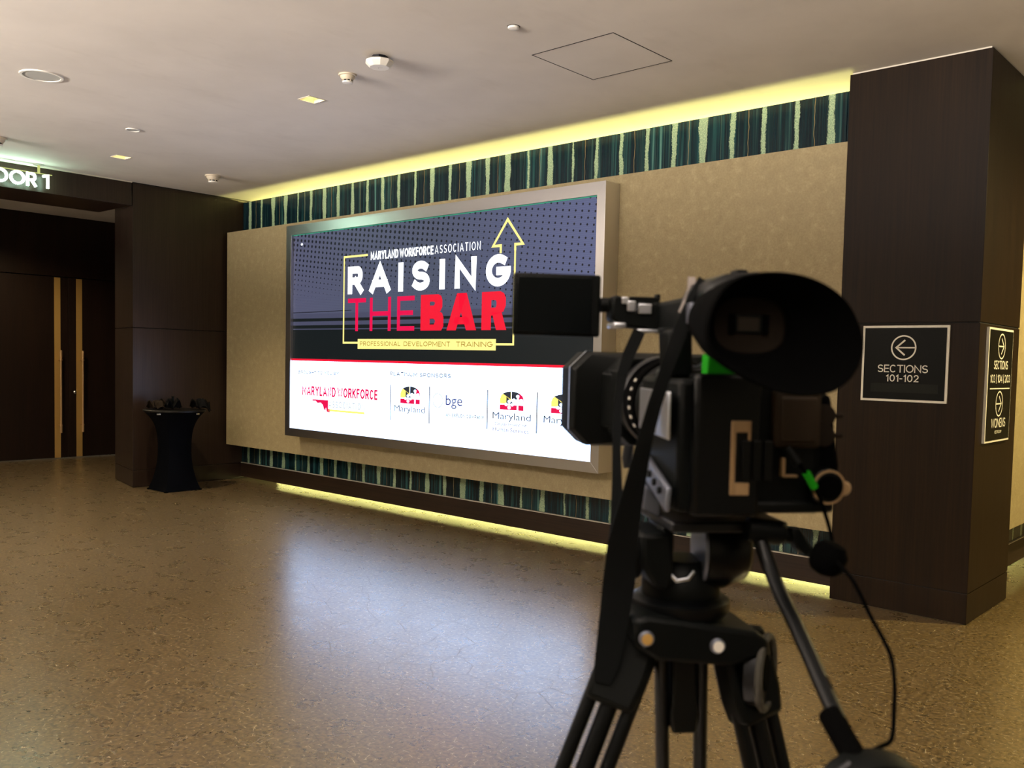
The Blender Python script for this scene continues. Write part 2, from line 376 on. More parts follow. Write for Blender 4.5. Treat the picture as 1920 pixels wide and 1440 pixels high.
def stroke_poly(mb, pts, t, y):
    n_ = len(pts); P_ = [Vector(p) for p in pts]; closed = (P_[0]-P_[-1]).length < 1e-6
    if closed: P_ = P_[:-1]; n_ -= 1
    L, R_ = [], []
    for i in range(n_):
        a = P_[i-1] if (i > 0 or closed) else None; b = P_[(i+1) % n_] if (i < n_-1 or closed) else None; p = P_[i]
        if a is None: d = (b-p).normalized(); nn = Vector((-d.y, d.x)); q = p-d*t/2; L.append(q+nn*t/2); R_.append(q-nn*t/2); continue
        if b is None: d = (p-a).normalized(); nn = Vector((-d.y, d.x)); q = p+d*t/2; L.append(q+nn*t/2); R_.append(q-nn*t/2); continue
        d1 = (p-a).normalized(); d2 = (b-p).normalized(); n1 = Vector((-d1.y, d1.x)); n2 = Vector((-d2.y, d2.x)); mm = (n1+n2)
        if mm.length < .3: mm = n1
        mm.normalize(); k = 1/max(mm.dot(n1), .5); L.append(p+mm*t/2*k); R_.append(p-mm*t/2*k)
    m_ = n_ if closed else n_-1; k0 = len(mb.v)
    for q in L: mb.v.append(Vector((q.x, y, q.y)))
    for q in R_: mb.v.append(Vector((q.x, y, q.y)))
    for i in range(m_):
        j = (i+1) % n_; mb.f.append((k0+i, k0+n_+i, k0+n_+j, k0+j))
def glyph(mb, ch, x0, x1, z0, z1, t, y):
    for st in G[ch][0]:
        X0, X1, Z0_, Z1_ = x0+t/2, x1-t/2, z0+t/2, z1-t/2
        if ch == 'I' or ch == '|': X0 = X1 = (x0+x1)/2
        stroke_poly(mb, [(X0+(X1-X0)*a, Z0_+(Z1_-Z0_)*b) for a, b in st], t, y)
def stext(mb, text, x0, x1, z0, z1, t, y, gap=.28):
    h = z1-z0; g_ = gap*h; ws = [G[c][1] for c in text]; n_ = len(text)
    a = (x1-x0-n_*t-(n_-1)*g_)/sum(ws); x = x0
    for c, w in zip(text, ws):
        wd_ = w*a+t
        if c != ' ': glyph(mb, c, x, x+wd_, z0, z1, t, y)
        x += wd_+g_
def ftext(text, name, m, parent, x0, x1, z0, z1, y, bold=0.0):
    cu = bpy.data.curves.new('txt', 'FONT'); cu.body = text; cu.offset = bold; cu.resolution_u = 4
    ob = bpy.data.objects.new('txt', cu); col.objects.link(ob)
    dg = bpy.context.evaluated_depsgraph_get(); dg.update(); me = bpy.data.meshes.new_from_object(ob.evaluated_get(dg))
    bpy.data.objects.remove(ob); me.name = name
    xs = [v.co.x for v in me.vertices]; ys = [v.co.y for v in me.vertices]
    ax, bx, ay, by = min(xs), max(xs), min(ys), max(ys)
    for v in me.vertices: v.co = Vector((x0+(v.co.x-ax)/(bx-ax)*(x1-x0), y, z0+(v.co.y-ay)/(by-ay)*(z1-z0)))
    me.materials.clear(); me.materials.append(MATS[m])
    o = bpy.data.objects.new(name, me); col.objects.link(o); o.parent = parent; o['kind'] = 'stuff'
    return o
def fstrip(mb, x0, x1, z0, z1, y): mb.add([(x0, y, z0), (x1, y, z0), (x1, y, z1), (x0, y, z1)], [(0, 1, 2, 3)])

# ================================================================== THE SETTING
tag(MB().add([(-15.2, -9, 0), (9, -9, 0), (9, 12.2, 0), (-15.2, 12.2, 0)], [(0, 1, 2, 3)]).build('floor', 'polished_concrete', smooth=False), 'polished brown concrete floor with fine cracks and the glow of the screen', kind='structure')
# ceiling with openings for the hatch and the downlights
holes = [(-6.30, -6.15, 4.272, 4.422), (-9.725, -9.575, 4.29, 4.44), (-4.135, -3.465, 4.64, 5.31)]
xs = sorted({-15.2, 9} | {h[0] for h in holes} | {h[1] for h in holes}); ys = sorted({-9, 12.2} | {h[2] for h in holes} | {h[3] for h in holes})
mb = MB()
for i in range(len(xs)-1):
    for j in range(len(ys)-1):
        cx, cy = (xs[i]+xs[i+1])/2, (ys[j]+ys[j+1])/2
        if any(h[0] < cx < h[1] and h[2] < cy < h[3] for h in holes): continue
        mb.add([(xs[i], ys[j], ZC), (xs[i], ys[j+1], ZC), (xs[i+1], ys[j+1], ZC), (xs[i+1], ys[j], ZC)], [(0, 1, 2, 3)])
mb.add([(-15.2, -9, 4.4), (9, -9, 4.4), (9, 12.2, 4.4), (-15.2, 12.2, 4.4)], [(0, 1, 2, 3)])  # unseen upper sheet added to keep world light out of the openings
tag(mb.build('ceiling', 'ceiling_paint', smooth=False), 'flat pale plaster ceiling', kind='structure')
h = holes[2]
acc = empty('access_hatch', ((h[0]+h[1])/2, (h[2]+h[3])/2, ZC)); tag(acc, 'square flush access hatch in the ceiling outlined by a thin dark joint', 'hatch')
MB().box(-.331, .331, -.331, .331, -.001, .015).build('hatch_panel', 'ceiling_paint', acc, smooth=False)
mb = MB()
for q4 in ((-.338, .338, -.338, -.332), (-.338, .338, .332, .338), (-.338, -.332, -.332, .332), (.332, .338, -.332, .332)): mb.box(q4[0], q4[1], q4[2], q4[3], -.002, .01)
mb.build('hatch_joint', 'dark_gap', acc, smooth=False)
MB().box(-.36, .36, -.36, .36, .03, .05).build('hatch_light_lid', 'dark_gap', acc, smooth=False)  # dark lid added above the hatch so no light leaks through

# back wall carcass, stone slabs, baseboard
wb = MB().box(XL-.1, XP, 7.3, 7.4, 0, 3.72).box(XL-.1, XP, 6.61, 6.62, .10, 3.59).build('wall_back', 'dark_gap', smooth=False)
tag(wb, 'long wall carrying the teal stone bands, the tan panel and the screen', kind='structure')
joints = [XL, -9.28, -7.65, -6.02, -4.39, -2.76, XP]
for z0, z1 in ((.222, .60), (3.10, 3.668)):
    for a, b in zip(joints[:-1], joints[1:]):
        MB().box(a+.0015, b-.0015, D, D+.03, z0, z1).build('stone_slab', 'teal_onyx', wb, .0015, False, seg=1)
tag(MB().box(XL, XP, D-.012, D+.02, .026, .212).build('baseboard_back', 'baseboard_veneer', None, .002, False), 'dark wood baseboard along the screen wall with light spilling below', kind='structure')
tag(MB().box(XL, XP, D-.014, D+.02, .212, .219).build('trim_1', 'pale_edge', smooth=False), 'thin pale ledge capping the baseboard of the screen wall', kind='structure')

# left wall: panelled column, splayed jamb, beam over the vestibule, door wall
wl = empty('wall_left', (XL, 5.08, 0)); tag(wl, 'dark wood panelled wall and beam framing the doors', kind='structure')
S_ = (-XL, -5.08, 0)
def fp(e): return [(XL+e, 5.08-e), (XL+e, 7.35), (-11.9, 7.35), (-11.83-e, 5.27-e)]
def wlb(mb, name, m, bev=.002): return mb.build(name, m, wl, bev, False, shift=S_)
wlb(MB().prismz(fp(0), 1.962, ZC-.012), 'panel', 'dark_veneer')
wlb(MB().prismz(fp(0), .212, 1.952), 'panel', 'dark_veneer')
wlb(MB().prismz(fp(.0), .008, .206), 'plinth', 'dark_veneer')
wlb(MB().prismz(fp(-.012), 0, ZC), 'core', 'dark_gap', 0)
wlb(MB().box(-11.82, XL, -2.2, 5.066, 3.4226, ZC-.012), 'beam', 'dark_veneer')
wlb(MB().box(XL-.01, XL+.012, -2.2, 5.066, ZC-.012, ZC), 'shadow_trim', 'pale_edge', 0)
tag(MB().box(-14.75, -14.6, -2.2, 7.0, 2.79, ZC).box(-14.75, -14.6, -2.2, 3.79, 0, 2.79).box(-14.75, -14.6, 6.79, 7.0, 0, 2.79).build('wall_vestibule', 'door_veneer', None, .002, False), 'dark wood wall above and around the double doors', kind='structure')
tag(MB().box(-14.75, -11.9, 6.98, 7.1, 0, ZC).build('wall_vestibule_side', 'door_veneer', smooth=False), 'dark side wall of the vestibule hidden behind the column', kind='structure')
def door(name, y0, y1, ys, hy, label):
    d = empty(name, (-14.6, y0, 0)); tag(d, label, kind='structure'); sh = (14.6, -y0, 0)
    MB().box(-14.66, -14.61, y0+.003, y1-.003, .012, 2.776).build('door_leaf', 'door_veneer', d, .002, False, shift=sh)
    MB().box(-14.612, -14.606, ys-.045, ys+.045, .012, 2.772).build('brass_strip', 'brass', d, .001, False, shift=sh)
    hd = MB()
    hd.cyl((-14.53, hy, .50), (-14.53, hy, 1.55), .014)
    hd.build('pull_handle', 'polished_brass', d, shift=sh)
    hp = d.children[-1]
    for a, b in ((.40, .50), (1.55, 1.665)):
        MB().cyl((-14.53, hy, a), (-14.53, hy, b), .019).build('handle_grip', 'polished_brass', hp, .002, shift=sh)
    for z in (.515, 1.52):
        MB().cyl((-14.61, hy, z), (-14.53, hy, z), .010).cyl((-14.53, hy, z-.012), (-14.53, hy, z+.012), .022).build('handle_mount', 'polished_brass', hp, shift=sh)
    return d
tag(MB().box(-14.9, -14.7, -2.2, 7.0, .03, 2.9).build('wall_door_light_block', 'dark_gap', smooth=False), 'dark box added behind the doors to stop light leaking through', kind='structure')  # added blocker, keeps the seam over the doors dark
d1 = door('door_1', 4.79, 5.79, 5.627, 5.647, 'left leaf of the dark wood double doors with a brass strip and long pull')
d2 = door('door_2', 5.79, 6.79, 5.95, 5.973, 'right leaf of the dark wood double doors with a brass strip and keyhole')
MB().lathe([(.022, 0), (.022, .012), (.012, .02)], (-14.61, 5.884, 1.02), (1, 0, 0)).build('lock_cylinder', 'brushed_nickel', d2, shift=(14.6, -5.79, 0))
door('door_3', 3.79, 4.79, 4.62, 4.60, 'further dark wood door leaf left of the frame')

# pillar
pl = empty('pillar', (XP, YP, 0)); tag(pl, 'square dark wood pillar carrying the section signs', 'pillar')
sh = (-XP, -YP, 0)
MB().box(XP, XR, YP, 7.257, 1.972, ZC-.012).build('panel', 'pillar_veneer_shaded', pl, .002, False, shift=sh)
MB().box(XP, XR, YP, 7.257, .207, 1.962).build('panel', 'pillar_veneer_shaded', pl, .002, False, shift=sh)
MB().box(XP, XR, YP, 7.257, .004, .201).build('plinth', 'pillar_veneer_shaded', pl, .002, False, shift=sh)
MB().box(XP+.012, XR-.012, YP+.012, 7.245, 0, ZC).build('core', 'pale_edge', pl, smooth=False, shift=sh)
MB().box(XP+.006, XR-.006, YP+.006, 7.25, .19, 2.0).build('joint_backing', 'dark_gap', pl, smooth=False, shift=sh)

# wall beyond the pillar, in the same make-up
wr = MB().box(-2.8, -2.7, 7.25, 12.2, 0, 3.72).box(-2.03, -2.02, 7.257, 12.2, .10, 3.59).build('wall_right', 'dark_gap', smooth=False); tag(wr, 'wall receding beyond the pillar with tan panel over stone', kind='structure')
for z0, z1 in ((.222, .6), (3.10, 3.668)):
    for a in (7.258, 8.9, 10.55):
        MB().box(-2.02, -1.99, a, a+1.63, z0, z1).build('stone_slab', 'teal_onyx_side', wr, .0015, False, seg=1)
tag(MB().box(-2.02, -1.976, 7.258, 12.2, .026, .212).build('baseboard_right', 'baseboard_veneer', None, .002, False), 'dark baseboard of the wall beyond the pillar', kind='structure')
tag(MB().box(-2.02, -1.974, 7.258, 12.2, .212, .219).build('trim_2', 'pale_edge', smooth=False), 'thin pale ledge on the baseboard beyond the pillar', kind='structure')
tag(MB().box(-1.985, -1.76, 7.26, 12.2, .48, 3.24).build('wall_panel', 'tan_wallcovering', None, .002, False), 'tan wallcovering panel seen at the right edge beyond the pillar', 'wall panel')
tag(MB().box(-2.3, 9, 12.2, 12.35, 0, ZC).build('wall_far', 'tan_wallcovering', smooth=False), 'end wall of the passage beyond the pillar', kind='structure')

# proud tan panel on the screen wall
tag(MB().box(-10.862, XP-.003, 6.30, D-.002, .478, 3.24).build('wall_panel', 'tan_wallcovering', None, .002, False), 'large mottled tan wallcovering panel behind the video screen', 'wall panel')

# ================================================================== VIDEO SCREEN
FX0, FX1, FZ0, FZ1 = -9.21, -4.588, .722, 3.162
SX0, SX1, SZ0, SZ1 = -9.112, -4.676, .815, 3.052
X0, Z0 = -9.11, .81     # origin of the picture coordinates
scr = empty('video_screen', ((FX0+FX1)/2, 6.3, FZ0)); tag(scr, 'large lit LED screen with an event slide in a brushed metal frame', 'screen')
shs = (-(FX0+FX1)/2, -6.3, -FZ0)
def bar(x0, x1, z0, z1, ix0, ix1, iz0, iz1, side):
    # mitred frame bar running around the picture, 0.2 m deep
    if side == 'top': o4 = [(x0, z1), (x1, z1), (ix1, iz1), (ix0, iz1)]
    elif side == 'bottom': o4 = [(x0, z0), (x1, z0), (ix1, iz0), (ix0, iz0)]
    elif side == 'left': o4 = [(x0, z0), (x0, z1), (ix0, iz1), (ix0, iz0)]
    else: o4 = [(x1, z0), (x1, z1), (ix1, iz1), (ix1, iz0)]
    return MB().prism(o4, 6.10, 6.299)
for sd in ('top', 'bottom', 'left', 'right'):
    bar(FX0, FX1, FZ0, FZ1, SX0, SX1, SZ0, SZ1, sd).build('frame_bar', 'brushed_nickel', scr, .0012, False, shift=shs)
dsp = MB().box(SX0, SX1, 6.135, 6.28, SZ0, SZ1).build('display', 'screen_black', scr, smooth=False, shift=shs)
PO = empty('picture', (0, 0, 0)); bpy.data.objects.remove(PO)
psh = (X0+shs[0], 0, Z0+shs[2])     # picture u,v -> local
def pic(mb, name, m, off):
    # parts are laid on the display, 'off' in mm towards the room
    for v in mb.v: v.y = 6.135-6.3-off*.001
    return mb.build(name, m, dsp, smooth=False, shift=psh)
# slate ground with object-space halftone: own origin at picture corner
mbx = MB(); mbx.add([(0, 0, 1.33), (SX1-X0, 0, 1.33), (SX1-X0, 0, 2.243), (0, 0, 2.243)], [(0, 1, 2, 3)])
sl = mbx.build('picture_ground', 'screen_slate', dsp, smooth=False); sl.location = (psh[0], 6.135-6.3-.001, psh[2])
UM = SX1-X0
mb = MB()
for va0, va1, vb0, vb1 in ((1.279, 1.337, 1.262, 1.33), (1.2, 1.243, 1.196, 1.24), (1.151, 1.162, 1.14, 1.155)):
    mb.add([(0, 0, va0), (UM, 0, vb0), (UM, 0, vb1), (0, 0, va1)], [(0, 1, 2, 3)])
pic(mb, 'picture_bands', emis('screen_slate_plain', (84, 86, 112), .8), 1)
mb = MB(); mb.add([(0, 0, 1.342), (1.1, 0, 1.352), (1.1, 0, 1.358), (0, 0, 1.350)], [(0, 1, 2, 3)])
pic(mb, 'picture_line', 'screen_band', 2)
mb = MB(); mb.add([(0, 0, 0), (UM, 0, 0), (UM, 0, .795), (0, 0, .795)], [(0, 1, 2, 3)]); pic(mb, 'picture_footer', 'screen_white', 1)
mb = MB(); fstrip(mb, 0, UM, .793, .817, 0); pic(mb, 'red_rule', 'screen_red', 2)
mb = MB(); fstrip(mb, 0, UM, 2.236, 2.243, 0); pic(mb, 'green_edge_line', 'led_green', 3)
mb = MB(); fstrip(mb, .155, .175, 2.115, 2.143, 0); fstrip(mb, .145, .185, 2.122, 2.136, 0); pic(mb, 'cursor', 'letter_white', 3)
mb = MB()
for c, a, b in (('R', 1.031, 1.296), ('A', 1.408, 1.743), ('I', 1.87, 1.951), ('S', 2.079, 2.349), ('I', 2.49, 2.569), ('N', 2.706, 3.002), ('G', 3.126, 3.444)):
    mb = MB(); glyph(mb, c, a, b, 1.529, 1.826, .078 if c != 'N' else .074, 0); pic(mb, 'white_letter', 'letter_white', 3)
for c, a, b in (('T', 1.038, 1.35), ('H', 1.416, 1.762), ('E', 1.861, 2.13)):
    mb = MB(); glyph(mb, c, a, b, 1.128, 1.481, .047, 0); pic(mb, 'thin_red_letter', 'screen_crimson', 3)
# heavy slab letters of BAR drawn as polygons with counters
def chamf(x0, x1, z0, z1, c): return [(x0, z0), (x1-c, z0), (x1-c*.3, z0+c*.3), (x1, z0+c), (x1, z1-c), (x1-c*.3, z1-c*.3), (x1-c, z1), (x0, z1)]
mb = MB(); h0, h1 = 1.127, 1.484
def quad(*p): mb.add([(a, 0, b) for a, b in p], [tuple(range(len(p)))])
bx0, bx1 = 2.224, 2.558      # B
quad((bx0, h0), (2.36, h0), (2.36, h1), (bx0, h1))
for z0, z1, xr in ((1.315, h1, 2.54), (h0, 1.315, bx1)):
    c = .06
    ou = [(2.36, z1), (xr-c, z1), (xr-c*.3, z1-c*.3), (xr, z1-c), (xr, z0+c*.7), (xr-c*.5, z0), (2.36, z0)]
    inn = [(2.36, z1-.07), (2.41, z1-.07), (2.428, z1-.077), (2.436, z1-.09), (2.436, z0+.085), (2.42, z0+.06), (2.36, z0+.06)]
    for i in range(6): quad(ou[i], ou[i+1], inn[i+1], inn[i])
pic(mb, 'heavy_red_letter', 'screen_red', 3); mb = MB()
# A
quad((2.604, h0), (2.735, h0), (2.86, h1-.04), (2.86, h1), (2.745, h1)); quad((3.012, h0), (2.876, h0), (2.775, h1-.12), (2.775, h1), (2.878, h1))
quad((2.70, 1.185), (2.92, 1.185), (2.90, 1.255), (2.72, 1.255))
pic(mb, 'heavy_red_letter', 'screen_red', 3); mb = MB()
# R
quad((3.081, h0), (3.205, h0), (3.205, h1), (3.081, h1))
ou = [(3.205, h1), (3.32, h1), (3.365, 1.465), (3.39, 1.42), (3.39, 1.35), (3.36, 1.295), (3.205, 1.26)]; inn = [(3.205, 1.405), (3.25, 1.405), (3.266, 1.40), (3.272, 1.385), (3.272, 1.355), (3.26, 1.335), (3.205, 1.335)]
for i in range(6): quad(ou[i], ou[i+1], inn[i+1], inn[i])
quad((3.402, h0), (3.272, h0), (3.215, 1.29), (3.34, 1.29))
pic(mb, 'heavy_red_letter', 'screen_red', 3)
mb = MB(); t = .017
stroke_poly(mb, [(1.36, 1.935), (.964, 1.935), (.964, 1.003), (1.21, 1.003)], .022, 0); pic(mb, 'yellow_outline', 'screen_yellow', 3); mb = MB()
stroke_poly(mb, [(3.28, .995), (3.4925, .995), (3.4925, 1.89)], .021, 0)
pic(mb, 'yellow_outline', 'screen_yellow', 3); mb = MB()
stroke_poly(mb, [(3.312, 1.845), (3.312, 1.902), (3.212, 1.902), (3.392, 2.135), (3.585, 1.902), (3.492, 1.902), (3.492, 1.86)], .026, 0)
pic(mb, 'outline_arrow', 'screen_yellow', 3)
mb = MB(); fstrip(mb, 1.218, 3.275, .938, 1.044, 0); pic(mb, 'yellow_strip', 'screen_yellow', 4)
def word(w_, nm, m, a, b, c, d_, t_, g_, off=3):
    q = MB(); stext(q, w_, a, b, c, d_, t_, 0, g_); o = pic(q, nm, m, off); o['kind'] = 'stuff'; return o
word('MARYLAND', 'heading', 'letter_white', 1.418, 1.868, 1.878, 1.966, .0165, .07); word('WORKFORCE', 'heading', 'letter_white', 1.886, 2.397, 1.878, 1.966, .0165, .07); word('ASSOCIATION', 'heading', 'letter_white', 2.418, 3.05, 1.882, 1.963, .0085, .24)
word('PROFESSIONAL', 'strip_word', 'screen_gold_text', 1.258, 1.92, .970, 1.018, .007, .26, 5); word('DEVELOPMENT', 'strip_word', 'screen_gold_text', 1.975, 2.66, .970, 1.018, .007, .26, 5); word('TRAINING', 'strip_word', 'screen_gold_text', 2.745, 3.236, .970, 1.018, .007, .26, 5)
word('BROUGHT TO YOU BY', 'heading', 'screen_dark_text', .124, .887, .643, .679, .0075, .28); word('PLATINUM SPONSORS', 'heading', 'screen_dark_text', 1.766, 2.677, .663, .704, .0085, .3)
word('AN EXELON COMPANY', 'tagline', 'screen_dark_text', 2.618, 3.141, .286, .320, .007, .18); word('ASSOCIATION', 'sponsor_word', 'screen_pale', .706, 1.348, .278, .352, .012, .25)
word('MARYLAND', 'sponsor_word', 'screen_crimson', .198, .836, .398, .507, .021, .10); word('WORKFORCE', 'sponsor_word', 'screen_crimson', .867, 1.564, .398, .507, .021, .10)
mb = MB(); mb.add([(x, 0, z) for x, z in ((.402, .358), (.70, .358), (.70, .262), (.735, .262), (.728, .222), (.675, .228), (.66, .275), (.648, .235), (.618, .262), (.60, .30), (.56, .325), (.50, .318), (.46, .342), (.402, .338))], [tuple(range(14))[::-1]])
pic(mb, 'state_map', 'screen_crimson', 3)
mb = MB(); fstrip(mb, .70, 1.348, .235, .259, 0); pic(mb, 'yellow_underline', 'screen_soft_yellow', 3)
for u in (1.779, 2.376, 3.181, 3.798):
    mb = MB(); fstrip(mb, u-.006, u+.006, .20, .57, 0); pic(mb, 'divider_line', 'screen_dark_text', 3)
def crest(u0, v0, w, h):
    X = lambda a: u0+a*w
    Z = lambda b: v0+b*h
    def poly(name, m, pts, off):
        q = MB(); q.add([(X(a), 0, Z(b)) for a, b in pts], [tuple(range(len(pts)))]); pic(q, name, m, off)
    top = lambda a: .60+.40*math.sqrt(max(0, 1-((a-.5)/.5)**2))
    arcp = lambda a0, a1: [(a0+(a1-a0)*i/8, top(a0+(a1-a0)*i/8)) for i in range(9)]
    poly('crest_gold', 'screen_soft_yellow', [(0, .36), (.48, .36), (.48, 1.0)]+arcp(.48, 0)[1:], 3)
    poly('crest_dark', 'screen_dark_text', [(.5, .60), (.5, 1.0)]+arcp(.5, .86)[1:]+[(.72, .60)], 3)
    poly('crest_dark', 'screen_dark_text', [(.28, .36), (.28, .74), (.60, .36)], 4)
    poly('crest_dark', 'screen_dark_text', [(.12, .88), (.46, .60), (.46, 1.0), (.3, .97)], 4)
    poly('crest_red', 'screen_crimson', arcp(.80, 1.0)+[(1.0, .50), (.80, .50)], 3)
    poly('crest_red', 'screen_crimson', [(0, .04), (1, .04), (1, .30), (0, .30)], 3)
    q = MB(); w_ = .075*w
    for a0, a1, b0, b1 in ((.73, .79, 0, .80), (.58, .95, .53, .60), (.38, .43, .14, .50), (.26, .54, .29, .35)):
        fstrip(q, X(a0), X(a1), Z(b0), Z(b1), 0)
    for a, b in ((.76, .76), (.91, .56), (.60, .56), (.405, .48), (.28, .32), (.53, .32), (.405, .17)):
        q.add([(X(a)+.021*math.cos(k*pi/5), 0, Z(b)+.015*math.sin(k*pi/5)) for k in range(10)], [tuple(range(10))])
    pic(q, 'crest_cross', 'screen_white', 5)
yq = 6.135-6.3-.003
def pt(text, name, m, u0, u1, v0, v1, bold=0): return ftext(text, name, m, dsp, u0+psh[0], u1+psh[0], v0+psh[2], v1+psh[2], yq, bold)
crest(1.933, .378, .30, .183); crest(3.341, .386, .295, .178); crest(3.961, .386, .29, .176)
pt('Maryland', 'crest_lettering', 'screen_dark_text', 1.839, 2.307, .278, .362); pt('Maryland', 'crest_lettering', 'screen_dark_text', 3.251, 3.726, .282, .366); pt('Maryland', 'crest_lettering', 'screen_dark_text', 3.878, 4.32, .284, .366)
pt('STATE DEPARTMENT OF LABOR', 'crest_small_lettering', 'screen_pale', 1.884, 2.268, .245, .262); pt('STATE DEPARTMENT OF', 'crest_small_lettering', 'screen_pale', 3.881, 4.293, .25, .268)
pt('Department of', 'department_lettering', 'screen_crimson_dark', 3.281, 3.681, .236, .277, .008); pt('Human Services', 'department_lettering', 'screen_crimson_dark', 3.259, 3.704, .190, .228, .008)
pt('bge', 'energy_lettering', 'screen_navy', 2.613, 2.845, .365, .498, 0)
mb = MB()
for a0, a1, r in ((100, 170, .074), (185, 255, .072), (280, 345, .07), (10, 80, .07)): stroke_poly(mb, arc(2.50, .437, r, r*.95, a0, a1, 10), .009, 0)
pic(mb, 'energy_ring', 'screen_pale', 3)

# ================================================================== SIGNS
sg = empty('wall_sign', (-2.18, YP, 1.693)); tag(sg, 'black square wall sign reading SECTIONS 101-102 with a left arrow, on the pillar front', 'sign')
MB().box(-.284, .284, -.014, 0, -.257, .257).build('sign_frame', 'sign_white', sg, .001, False)
MB().box(-.268, .268, -.018, -.003, -.241, .241).build('sign_plate', 'sign_black', sg, .0005, False)
mb = MB(); yy = -.0192
def arrow_disc(mb, cx, cz, r, t, y, sgn):
    stroke_poly(mb, arc(cx, cz, r, r, 0, 360, 40), t, y)
    stroke_poly(mb, [(cx-sgn*r*.95, cz), (cx+sgn*r*.52, cz)], t*.95, y)
    stroke_poly(mb, [(cx-sgn*r*.06, cz+r*.6), (cx+sgn*r*.62, cz), (cx-sgn*r*.06, cz-r*.6)], t*1.15, y)
arrow_disc(mb, -.004, .108, .079, .0095, yy, -1)
stext(mb, 'SECTIONS', -.172, .160, -.060, -.008, .0068, yy, .09); stext(mb, '101-102', -.112, .102, -.122, -.074, .0068, yy, .16)
mb.build('sign_lettering', 'sign_white', sg, smooth=False)
MB().box(-.215, .225, -.0188, -.017, -.195, -.135).build('cover_strip', 'sign_grey', sg, smooth=False)
s2 = empty('wall_sign', (XR, 6.735, 1.562), pi/2); tag(s2, 'tall narrow black sign for sections 103, 104, 203 and womens, on the pillar side', 'sign')
MB().box(-.292, .292, -.018, 0, -.382, .382).build('sign_frame', 'sign_white', s2, .001, False)
MB().box(-.277, .277, -.021, -.004, -.368, .368).build('sign_plate', 'sign_black', s2, .0005, False)
mb = MB(); yy = -.0222
arrow_disc(mb, 0, .262, .082, .0095, yy, 1); stext(mb, 'SECTIONS', -.17, .17, .108, .166, .008, yy, .09); stext(mb, '103 | 104 | 203', -.24, .24, .018, .072, .0075, yy, .12)
fstrip(mb, -.24, .24, -.026, -.018, yy); arrow_disc(mb, 0, -.125, .082, .0095, yy, 1); stext(mb, 'WOMENS', -.17, .17, -.285, -.222, .008, yy, .09)
mb.build('sign_lettering', 'sign_white', s2, smooth=False)
ftext('RESTROOM', 'sign_small_lettering', 'sign_white', s2, -.08, .08, -.325, -.305, yy)

ds = empty('hanging_sign', (-10.80, 3.84, 3.40), pi/2); tag(ds, 'glowing white DOOR 1 letter sign hung from the ceiling before the doors', 'sign')
mb = MB()
for c, y0, y1 in (('D', 3.355, 3.475), ('O', 3.505, 3.660), ('O', 3.678, 3.832), ('R', 3.848, 3.950)):
    mb = MB(); glyph(mb, c, y0-3.84, y1-3.84, .055, .205, .024, 0)
    let = mb.build('letter', 'neon_white', ds, smooth=False); let.modifiers.new('solid', 'SOLIDIFY').thickness = .02
mb = MB(); stroke_poly(mb, [(4.028-3.84, .185), (4.068-3.84, .193), (4.068-3.84, .07)], .024, 0)
let = mb.build('letter', 'neon_white', ds, smooth=False); let.modifiers.new('solid', 'SOLIDIFY').thickness = .02
MB().box(-.60, .275, .004, .016, .205, .213).build('sign_rail', 'neon_bar', ds, .001, False)
for x in (.135, -.45):
    MB().box(x-.012, x+.012, .002, .018, .213, .296).build('hanger', 'neon_bar', ds, .001, False)
    MB().lathe([(.055, .296), (.055, .304), (.045, .306)], (x, .01, 0)).build('canopy', 'grey_mesh', ds)

# ================================================================== CEILING FITTINGS
def downlight(h, label):
    cx, cy = (h[0]+h[1])/2, (h[2]+h[3])/2
    d = empty('downlight', (cx, cy, ZC-.004)); tag(d, label, 'downlight', 'square recessed downlights')
    mb = MB(); a, b = .072, .079
    for s_ in ((-b, b, -b, -a), (-b, b, a, b), (-b, -a, -a, a), (a, b, -a, a)): mb.box(s_[0], s_[1], s_[2], s_[3], 0, .006)
    mb.build('trim_ring', 'pale_edge', d, smooth=False)
    mb = MB(); q = .030; rg = [[(x*s_, y*s_, z) for x, y in ((-1, -1), (1, -1), (1, 1), (-1, 1))] for s_, z in ((.072, .004), (q, .075))]
    mb.loft(rg, False, False).build('reflector', 'lamp_reflector', d, smooth=False)
    MB().box(-q, q, -q, q, .076, .08).build('lamp', 'lamp_white', d, smooth=False)
    MB().box(-.1, .1, -.1, .1, .12, .125).box(-.1, -.095, -.1, .1, .01, .12).box(.095, .1, -.1, .1, .01, .12).box(-.1, .1, -.1, -.095, .01, .12).box(-.1, .1, .095, .1, .01, .12).build('housing', 'dark_gap', d, smooth=False)
downlight(holes[0], 'square recessed downlight next to the smoke detector in the middle of the ceiling')
downlight(holes[1], 'far square recessed downlight towards the doors')
def smoke(x, y, label, s=1.0):
    d = empty('smoke_detector', (x, y, ZC-.062*s)); tag(d, label, 'smoke detector', 'ceiling smoke detectors')
    MB().lathe([(.066*s, .062*s), (.066*s, .052*s), (.060*s, .050*s)], nseg=32).build('base_ring', 'offwhite_plastic', d)
    MB().lathe([(.054*s, .052*s), (.052*s, .038*s), (.044*s, .030*s), (.040*s, .022*s)], nseg=32).build('body', 'offwhite_plastic', d)
    MB().lathe([(.034*s, .024*s), (.034*s, .010*s)], nseg=24).build('sensor_slots', 'dark_gap', d)
    MB().lathe([(.039*s, .012*s), (.038*s, .002*s), (.028*s, 0)], nseg=32).build('cap', 'white_plastic', d)
    for k in range(8):
        a = 2*pi*k/8; MB().cbox((.036*s*math.cos(a), .036*s*math.sin(a), .017*s), (.006*s, .006*s, .014*s), (0, 0, a)).build('rib', 'offwhite_plastic', d, smooth=False)
smoke(-5.476, 4.133, 'round smoke detector beside the octagonal access point')
smoke(-9.746, 5.47, 'smoke detector on the ceiling above the screen wall corner', 1.35)
smoke(-9.79, 3.22, 'smoke detector at the left edge of the picture above the DOOR 1 sign', 1.35)
